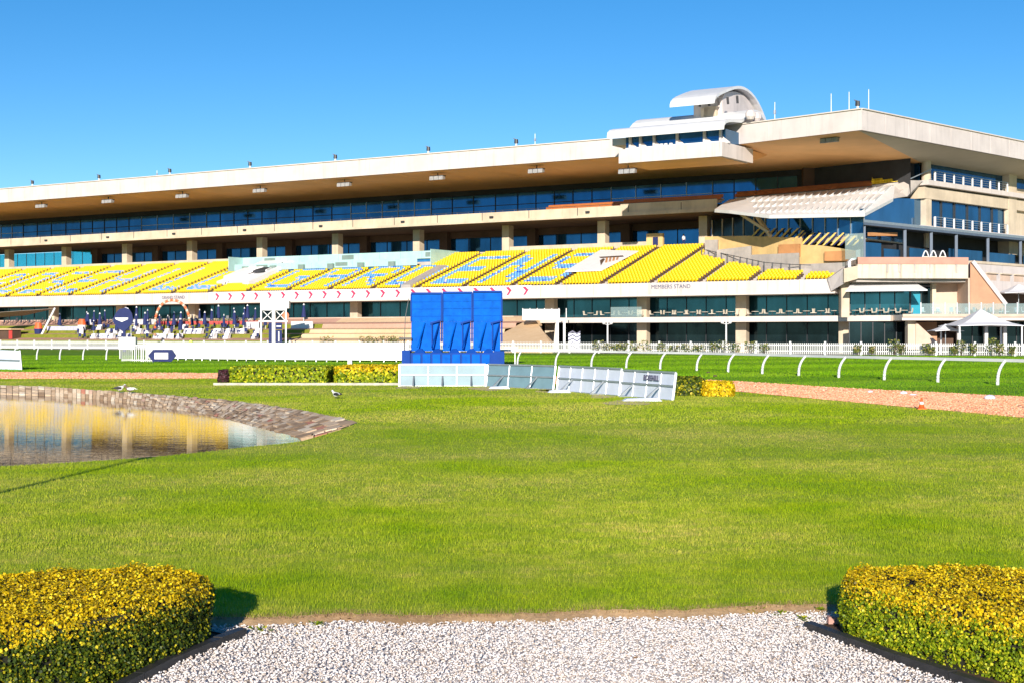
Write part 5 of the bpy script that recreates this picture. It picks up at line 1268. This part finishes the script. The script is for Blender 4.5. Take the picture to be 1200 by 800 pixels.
# ---------------------------------------------------------------- marquees and umbrellas
def marquee(c,w,h,hp,label,posts=True,mat='canvas',kind='marquee',pr=.09):
    t=thing(kind,label,'marquee' if kind=='marquee' else 'umbrella',c); mb=MB(); n=8; r=w/2
    rings=[(1,h),(.72,h+(hp-h)*.16),(.42,h+(hp-h)*.45),(.16,h+(hp-h)*.8),(0.02,hp)]; vs=[]
    cs=[(-1,-1),(0,-1.0),(1,-1),(1,0),(1,1),(0,1),(-1,1),(-1,0)]
    for q,z in rings:
        for i,(x,y) in enumerate(cs): vs.append((x*r*q,y*r*q,z+(.12*q if i%2 else 0)))
    fs=[]
    for i in range(len(rings)-1):
        for j in range(8): fs.append((i*8+j,i*8+(j+1)%8,(i+1)*8+(j+1)%8,(i+1)*8+j))
    vs2=[(x,y,z-.08) for x,y,z in vs]; o_=len(vs); fs+=[tuple(k+o_ for k in f[::-1]) for f in fs]+[(j,(j+1)%8,o_+(j+1)%8,o_+j) for j in range(8)]
    mb.add(vs+vs2,fs); lpart('canopy',mb,mat,t)
    mb=MB()
    if posts:
        for x,y in ((-1,-1),(1,-1),(1,1),(-1,1)): mb=MB(); mb.bar((x*r*.93,y*r*.93,0),(x*r*.93,y*r*.93,h),pr*2); lpart('pole',mb,'white',t)
    else: mb.cyl((0,0,0),(0,0,hp-.1),pr*.8,pr*.6,8); lpart('pole',mb,'steel',t)
    return t
marquee(Vector((W(1155,380,188).x,190,0)),8.6,3.75,5.9,'big white pointed marquee on the forecourt at the right')
marquee(Vector((W(1112,385,190).x,191.5,0)),3.8,3.1,4.0,'small white umbrella left of the big white marquee',False,kind='umbrella')
marquee(Vector((W(1188,337,209).x,207,5.3)),6.0,3.2,4.5,'pale grey umbrella on the east terrace above the big marquee',False,'frostpost' if False else 'canvas','umbrella')
# ---------------------------------------------------------------- terrace furniture
def table_set(c,label,grp,rz=0):
    t=thing('table_set' if False else 'cafe_table',label,'table',c,grp,rz=rz); mb=MB(); mb.cyl((0,0,.70),(0,0,.75),.55,.55,12); lpart('tabletop',mb,'cream',t); mb=MB(); mb.cyl((0,0,0),(0,0,.70),.05,.05,6); mb.cyl((0,0,0),(0,0,.03),.3,.3,8); lpart('pedestal',mb,'dark',t); return t
def cafe_chair(c,label,grp,rz=0,mat='cream'):
    t=thing('cafe_chair',label,'chair',c,grp,rz=rz); mb=MB(); mb.box(-.24,.24,-.24,.24,.42,.5); lpart('seat',mb,mat,t); mb=MB(); mb.prism([(-.24,.20,.5),(.24,.20,.5),(.24,.27,1.05),(-.24,.27,1.05)],(0,.05,0)); lpart('backrest',mb,mat,t)
    mb=MB()
    for x,y in ((-.2,-.2),(.2,-.2),(.2,.2),(-.2,.2)): mb.bar((x,y,0),(x,y,.42),.05)
    lpart('legs',mb,'dark',t); return t
tb=None; chs=None
gA='tables on the first floor terrace'; gB='cream chairs on the first floor terrace'
i=0; seq=[]
for px in [692,712,733,745,770,783,797,812,826,843,857,885,905,925,945,962,978,1003,1018,1032,1046,1060]:
    s=S(px,-19.0); p=B(s,-19.0,5.3) if px<985 else Vector((W(px,365,205).x,205.2,5.3))
    lab='cream topped café table on the first floor terrace behind the slab edge'
    if tb is None: tb=table_set(p,lab,gA,az)
    else: dup(tb,p,az,lab)
    for k,(dx,rz) in enumerate(((-.85,R(90)),(.85,R(-90)))):
        q=p+Vector((ux*dx*1.1,uy*dx*1.1,0)); lab='cream café chair at a table on the first floor terrace'
        if chs is None: chs=cafe_chair(q,lab,gB,az+rz)
        else: dup(chs,q,az+rz,lab)
# east terrace furniture: mixed chairs
c2=None
for i in range(22):
    xx=xa+1.5+i*1.15+random.uniform(-.2,.2); p=Vector((xx,199.3+random.uniform(0,1.6),5.3)); lab='pale chair behind the glass balustrade of the east terrace'
    if c2 is None: c2=cafe_chair(p,lab,'chairs behind the glass balustrade',random.uniform(0,6),'canvas')
    else: dup(c2,p,random.uniform(0,6),lab)
# yellow boards / folded loungers on the upper terrace below the wing glass
ln=None
for i in range(44):
    px=880+i*2.95+(i%2)*.6; Y=Yw(px)+1.0+(i%3)*.4; z=W(px,(279.5 if px<937 else 285)-(i%3)*3,Y).z; p=Vector(((px-CX)/F*Y,Y,z)); lab='yellow folded lounger board leaning on the upper terrace in front of the blue wing glass'
    if ln is None:
        ln=thing('folded_lounger',lab,'lounger',p,'folded loungers on the upper terrace',rz=az)
        mb=MB(); mb.prism([(-.55,-.3,-.35),(-.25,-.3,-.35),(.75,.1,.75),(.45,.1,.75)],(0,.10,0)); lpart('board',mb,'yellowwood',ln)
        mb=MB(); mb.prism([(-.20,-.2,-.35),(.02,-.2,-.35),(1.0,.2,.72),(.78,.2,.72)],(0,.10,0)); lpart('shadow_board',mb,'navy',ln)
    else: dup(ln,p,az,lab)
# blue and dark stools/people free balcony chairs under the pavilion
pc=None
for i,px in enumerate((1085,1094,1105)):
    p=Vector((W(px,300,201.5).x,201.6,13.0)); 
    t=thing('arch_stool',['left','middle','right'][i]+' one of three pale hooped stools on the pavilion balcony','stool',p); mb=MB(); q=[(-.45+.9*k/8,0,.3+.95*math.sin(math.pi*k/8)) for k in range(9)]; mb.tube(q,.09,6); mb.bar((-.45,0,0),(-.45,0,.3),.14); mb.bar((.45,0,0),(.45,0,.3),.14); lpart('hoop',mb,'canvas',t); mb=MB(); mb.box(-.4,.4,-.3,.3,.35,.45); lpart('seat',mb,'cream',t)
# closed navy umbrellas, tables and planters on the left terraces
um=None
UL=[(70,371,393.0,'closed navy umbrella left of the slanted white mast foot'),(103,372,386,'closed navy umbrella, first right of the white mast'),(117,370,385,'closed navy umbrella, farther back right of the white mast'),(170,371,385,'closed navy umbrella just right of the heart sign'),(204,371,385,'closed navy umbrella under the left half of the arch'),(240,371,385,'closed navy umbrella right of the arch'),(256,362,372,'closed navy umbrella up near the glass, right of the arch'),(275,370,384,'closed navy umbrella above the white cloths'),(290,358,372,'closed navy umbrella by the glass left of the finish tower'),(356,359,374,'closed navy umbrella by the glass right of the finish tower'),(160,357,370,'closed navy umbrella by the glass behind the heart sign'),(212,368,384,'closed navy umbrella in the middle of the arch')]
def tz(d):
    for a,b,z0,z1 in st:
        if a<=d<=b: return z0+(z1-z0)*(d-a)/(b-a)
    return 5.65
for px,py0,py1,lab in UL:
    d=-29 if py1>380 else -24; p=B(S(px,d),d,tz(d))
    if um is None:
        um=thing('umbrella',lab,'umbrella',p,'closed navy umbrellas on the terraces'); mb=MB(); mb.cyl((0,0,.8),(0,0,2.9),.45,.14,10); lpart('canopy',mb,'navy',um); mb=MB(); mb.cyl((0,0,0),(0,0,3.15),.05,.05,6); lpart('pole',mb,'steel',um); mb=MB(); mb.cyl((0,0,2.9),(0,0,3.2),.2,.05,8); lpart('cap',mb,'white',um)
    else: dup(um,p,None,lab)
# white draped tables
tbl=None; rr=random.Random(11)
for i in range(50):
    px=[128,135,142][i] if i<3 else 94+((i-3)*17.3)%215+rr.uniform(-3,3); d=rr.choice([-34.5,-32.2,-29.5,-26]); 
    if i<3: d=-32
    p=B(S(px,d),d,tz(d)); lab='white cloth draped outdoor table on the terraces below the glass front'
    if tbl is None:
        tbl=thing('draped_table',lab,'table',p,'white draped tables on the terraces',rz=az); mb=MB(); mb.hexa([(-.62,-.4,0),(.4,-.4,0),(.5,.4,0),(-.5,.4,0)],[(-.25,-.3,.85),(.62,-.3,.95),(.6,.4,.95),(-.2,.4,.85)]); lpart('cloth',mb,'canvas',tbl)
        mb=MB(); mb.box(-.75,-.3,-.35,.25,0,.6); lpart('cushion',mb,'navy',tbl)
    else: dup(tbl,p,az+rr.uniform(-.5,.5),lab)
# navy chairs among the draped tables
nc=None
for i in range(90):
    px=92+(i*29.7)%222+rr.uniform(-2,2); d=rr.choice([-35,-33,-31.2,-30,-28.5,-26.5,-25]); p=B(S(px,d),d,tz(d)); lab='navy folding chair among the white draped tables on the left terraces'
    if nc is None: nc=cafe_chair(p,lab,'navy chairs among the draped tables',az,'navy')
    else: dup(nc,p,az+rr.uniform(-3,3),lab)
wu=None
for i in range(26):
    px=100+(i*37.3)%212+rr.uniform(-2,2); d=rr.choice([-33,-30,-27,-24.5]); p=B(S(px,d),d,tz(d)); lab='slim navy closed umbrella among the white draped tables'
    wu=dup(um,p,None,lab); wu['group']='slim closed umbrellas among the draped tables'; wu.scale=(.7,.7,.82+.1*rr.random())
# dark chairs and red planters
dc=None
for i in range(60):
    px=(4+i*4.95)%300; d=-23.6 if i%2 else -25.2; p=B(S(px,d),d,tz(d)); lab='dark terrace chair with a pale back along the lower glass front'
    if dc is None: dc=cafe_chair(p,lab,'dark chairs along the lower glass front',az,'dark')
    else: dup(dc,p,az+rr.uniform(-.8,.8),lab)
rp_=None
for i in range(20):
    px=188+i*6.0; d=-27.2; p=B(S(px,d),d,tz(d)); lab='small red planter on the terrace right of the arch' if i>6 else 'small red planter under the arch'
    t_=thing('planter',lab,'planter',p,'red planters right of the arch' if i>6 else 'red planters under the arch') if rp_ is None or i==7 else None
    if t_ is not None:
        rp_=t_; mb=MB(); mb.hexa([(-.35,-.25,0),(.35,-.25,0),(.35,.25,0),(-.35,.25,0)],[(-.45,-.3,.6),(.45,-.3,.6),(.45,.3,.6),(-.45,.3,.6)]); lpart('pot',mb,'red',rp_); mb=MB()
        for k in range(30):
            a=rr.uniform(0,6.28); q=Vector((rr.uniform(-.45,.45),rr.uniform(-.3,.3),.6+rr.uniform(0,.35))); mb.add([q,q+Vector((.12,0,.05)),q+Vector((.05,.1,.14))],[(0,1,2)])
        lpart('foliage',mb,'roseleaf',rp_)
    else: dup(rp_,p,None,lab)
# arch of balloons
c=B(S(202,-33.5),-33.5,2.0); s=c.y/F; t=thing('balloon_arch','tall arch of orange and peach balloons on the left terraces','arch',c,rz=0)
mats_b=['terracotta','orange','terracotta','cream']; cnt=0
z0=CH+(CY-392)*s-2.0; z1=CH+(CY-352)*s-2.0
for k in range(44):
    a=math.pi*k/43; x=-math.cos(a)*20.5*s; zz=max(0.2,z0)+ (z1-max(.2,z0))*math.sin(a)**.6
    mb=MB(); mb.ball((x,0,zz),.26,(1,.8,1),8); lpart('balloon',mb,mats_b[k%4],t,True)
# sail shade and slanted mast on the far left
c=B(S(47,-33),-33,2.1); t=thing('slanted_mast','slanted white mast holding the shade sail at the far left','mast',c); top=W(64.5,361,c.y); mb=MB(); mb.cyl(c,top,.22,.18,10); wpart('mast',mb,'white',t)
c=W(-30,372,c.y); mb=MB(); a=W(64,361.5,c.y); mb.add([a,W(-30,368,c.y-1),W(-30,374,c.y+6),W(30,369.5,c.y+5)]+[q-Vector((0,0,.06)) for q in (a,W(-30,368,c.y-1),W(-30,374,c.y+6),W(30,369.5,c.y+5))],[(0,1,2,3),(7,6,5,4),(0,4,5,1),(1,5,6,2),(2,6,7,3),(3,7,4,0)]); tag(link('shade_sail',mb.mesh('shade_sail','sail',a),None,a),'taupe shade sail stretched left from the slanted mast','sail')
t=thing('kiosk','low dark red kiosk block behind the fence at the left edge','kiosk',B(S(5,-35),-35,1.8)); L0=t.location; mb=MB(); mb.bb(S(-12,-35),S(17,-35),-35.5,-33.5,1.8,3.6); wpart('body',mb,'brownint',t); mb=MB(); mb.bb(S(-14,-35),S(18,-35),-36,-33,3.6,3.85); wpart('roof',mb,'sand',t); mb=MB(); mb.bb(S(13,-35),S(17,-35),-35.56,-35.51,1.9,3.5); wpart('door',mb,'red',t)
for px,d,lab in ((45,-32,'orange and white inflatable barrel beside the slanted mast'),(96,-31,'orange and white inflatable barrel in front of the navy umbrellas')):
    p=B(S(px,d),d,tz(d)); t=thing('inflatable_barrel',lab,'barrel',p); mb=MB(); mb.cyl((0,0,0),(0,0,1.0),.7,.8,12); lpart('lower_part',mb,'canvas' if px>50 else 'navy',t); mb=MB(); mb.cyl((0,0,1.0),(0,0,2.1),.8,.55,12); lpart('upper_part',mb,'orange',t)
mb=MB(); p=B(S(75,-30),-30,tz(-30)); mb.bb(S(55,-31),S(92,-31),-31.0,-30.9,3.4,4.3); tag(link('fabric_banner',mb.mesh('fabric_banner','greyseat',p),None,p),'pale grey lilac ground banner right of the slanted mast','banner')
mb=MB(); p=B(S(310,-29),-29,3.6); mb.bb(S(285,-29),S(303,-29),-29.0,-28.8,3.7,4.9); mb.bb(S(341,-29),S(366,-29),-29.0,-28.8,3.7,4.9); tag(link('white_screen',mb.mesh('white_screen','white',p),None,p),'low white screens on the terrace either side of the finish tower','screen')
# hi-vis person behind the fence and a person by the seats: skinned figures
def person(name_label,loc,rz,joints,shirt,pants,h=1.75,scale=1.0):
    t=thing('person',name_label,'person',loc,rz=rz)
    V=joints['v']; E=joints['e']; Rr=joints['r']
    me=bpy.data.meshes.new('body'); me.from_pydata([Vector(v)*scale for v in V],E,[]); o=bpy.data.objects.new('body',me); COL.objects.link(o)
    sk=o.modifiers.new('skin','SKIN'); sv_=me.skin_vertices[0].data
    for i,r_ in enumerate(Rr): sv_[i].radius=(r_*scale,r_*scale*.85)
    sv_[0].use_root=True
    ss=o.modifiers.new('sub','SUBSURF'); ss.levels=2; ss.render_levels=2
    dg=bpy.context.evaluated_depsgraph_get(); m2=bpy.data.meshes.new_from_object(o.evaluated_get(dg)); bpy.data.objects.remove(o)
    m2.materials.clear()
    for k in ('skin',shirt,pants,'dark'): m2.materials.append(M[k])
    for p in m2.polygons:
        z=p.center.z/scale; x=abs(p.center.x)/scale
        p.material_index=0 if z>1.47 else (1 if z>.92 and not(x>.22 and z<1.12) else (0 if x>.25 and z>.5 else (2 if z>.1 else 3))); p.use_smooth=True
    b=link('body',m2,t)
    mb=MB(); mb.ball((0,.015*scale,1.665*scale),.118*scale,(.92,1.05,.9),10); lpart('hair',mb,'dark',t,True)
    return t
J={'v':[(0,0,.95),(0,0,1.15),(0,-.01,1.38),(0,0,1.50),(0,-.01,1.63),(.17,0,1.40),(.24,.02,1.14),(.26,-.08,.90),(.27,-.12,.80),(-.17,0,1.40),(-.24,.02,1.14),(-.26,-.08,.90),(-.27,-.12,.80),(.10,0,.88),(.12,-.03,.50),(.13,.02,.10),(.14,-.12,.04),(-.10,0,.88),(-.12,.02,.50),(-.13,.06,.10),(-.14,-.08,.04),(0,-.02,1.72)],
   'e':[(0,1),(1,2),(2,3),(3,4),(4,21),(2,5),(5,6),(6,7),(7,8),(2,9),(9,10),(10,11),(11,12),(0,13),(13,14),(14,15),(15,16),(0,17),(17,18),(18,19),(19,20)],
   'r':[.15,.14,.16,.06,.095,.07,.05,.038,.035,.07,.05,.038,.035,.10,.065,.045,.04,.10,.065,.045,.04,.08]}
person('person in a hi-vis vest standing behind the white fence near the arch',B(S(223.5,-38.9),-38.9,.0),R(20),J,'hivis','navy',scale=1.35/1.35*1.15)
sP,dP=rk(797,292); person('person in white and blue standing at the top of the yellow seats',B(sP,-1.2,17.3),R(30),J,'canvas','navy',scale=1.15)
# ---------------------------------------------------------------- finish post tower
c=B(S(322,-43),-43,0); s=c.y/F; t=thing('finish_post_tower','white finish post tower with lattice windows and dark panels','tower',c)
X=lambda px:(px-322)*s; Zt=lambda py:CH+(CY-py)*s
mb=MB(); mb.box(X(305),X(338.5),0,1.6,Zt(361.5),Zt(353)); lpart('cabin_top',mb,'white',t)
mb=MB(); mb.box(X(309),X(332),.2,1.2,Zt(351.0),Zt(349.7)); lpart('roof_sign',mb,'steel',t)
for xa_ in (305,318.6,320.6,334):
    mb=MB(); mb.box(X(xa_),X(xa_+1.8),.05,.3,0,Zt(361.5)); lpart('post',mb,'white',t)
mb=MB(); mb.box(X(303),X(337),-.02,.04,Zt(377.4),Zt(375.6)); mb.box(X(306),X(336),-.02,.04,Zt(364),Zt(361.5)); lpart('cross_beam',mb,'white',t)
for a_,b_ in ((307,318.4),(322.5,333)):
    mb=MB(); mb.box(X(a_),X(b_),.7,.8,Zt(375.5),Zt(364)); p_=lpart('window',mb,'glass_dark',t)
    mb=MB(); mb.bar((X(a_),.62,Zt(375.3)),(X(b_),.62,Zt(364.2)),.12); mb.bar((X(a_),.62,Zt(364.2)),(X(b_),.62,Zt(375.3)),.12); lpart('cross_brace',mb,'white',p_)
mb=MB(); mb.box(X(314.5),X(318.4),.35,.5,.3,Zt(378)); lpart('dark_panel',mb,'navy',t)
mb=MB(); mb.box(X(322.5),X(330),.35,.5,Zt(386),Zt(378.2)); mb.box(X(322.5),X(330),.35,.5,.3,Zt(387)); lpart('dark_panel',mb,'navy',t)
mb=MB(); mb.box(X(325.7),X(327),.3,.345,Zt(400),Zt(388.5)); mb.box(X(323.5),X(329),.3,.345,Zt(383),Zt(381.7)); lpart('marking',mb,'white',t)
mb=MB(); mb.cyl((X(334.5),.1,Zt(370)),(X(334.5),.22,Zt(370)),.55,.55,16); lpart('red_disc',mb,'orange',t)
# platform tower right of the sandy mound
c=B(S(636,-28),-28,0); s=c.y/F; t=thing('camera_platform','white railed platform on posts right of the sandy mound','platform',c); X=lambda px:(px-636)*s; Zt=lambda py:CH+(CY-py)*s
mb=MB(); mb.box(X(613),X(664),0,3,Zt(375.5),Zt(373)); lpart('deck',mb,'white',t)
mb=MB(); mb.box(X(612),X(656),-.05,.05,Zt(373),Zt(362.5)); lpart('parapet',mb,'white',t)
for k in range(7): mb=MB(); mb.box(X(612+k*8.5),X(612+k*8.5)+.14,-.15,-.06,Zt(375),Zt(361.5)); lpart('post',mb,'frostpost',t)
for x in (652,660): mb=MB(); mb.box(X(x),X(x)+.35,.1,.4,0,Zt(375.5)); lpart('leg',mb,'white',t)
mb=MB(); mb.prism([(X(648),.5,0),(X(655),.5,0),(X(655),.5,Zt(378)),(X(651),.5,Zt(379))],(0,.4,0)); lpart('raking_leg',mb,'cream',t)
c=B(S(673,-24),-24,0); mb=MB(); s=c.y/F; t=thing('patterned_hoarding','grey and white patterned hoarding right of the railed platform','hoarding',c)
mb=MB(); mb.box(-7*s,7*s,0,.15,0,(398-378)*s+.2); lpart('board',mb,'whitepanel',t)
for k in range(5):
    z0=.5+k*.55; mb=MB(); mb.prism([(-7*s,-.01,z0),(-2*s,-.01,z0+.35),(3*s,-.01,z0-.05),(7*s,-.01,z0+.3),(7*s,-.01,z0+.52),(3*s,-.01,z0+.17),(-2*s,-.01,z0+.57),(-7*s,-.01,z0+.22)],(0,-.02,0)); lpart('pattern_stripe',mb,'greyprint',t)
for i,px in enumerate((712,851)):
    c=B(S(px,-30),-30,0); t=thing('lamp_post',['white lamp post with twin globes left of the first cream ground pillar','white lamp post with twin globes left of the second cream ground pillar'][i],'lamp post',c); mb=MB(); mb.cyl((0,0,0),(0,0,4.6),.14,.11,10); lpart('pole',mb,'white',t)
    for dx in (-.55,.55): mb=MB(); mb.ball((dx,0,4.4),.28,(1,1,1),10); mb.bar((0,0,4.1),(dx,0,4.2),.08); lpart('globe',mb,'white',t,True)
# white post in the golden hedge and hoop
c=G(410,432); mb=MB(); mb.box(-.16,.16,-.1,.1,0,.95); tag(link('marker_post',mb.mesh('marker_post','white'),None,c),'short white marker post behind the golden hedge','post')
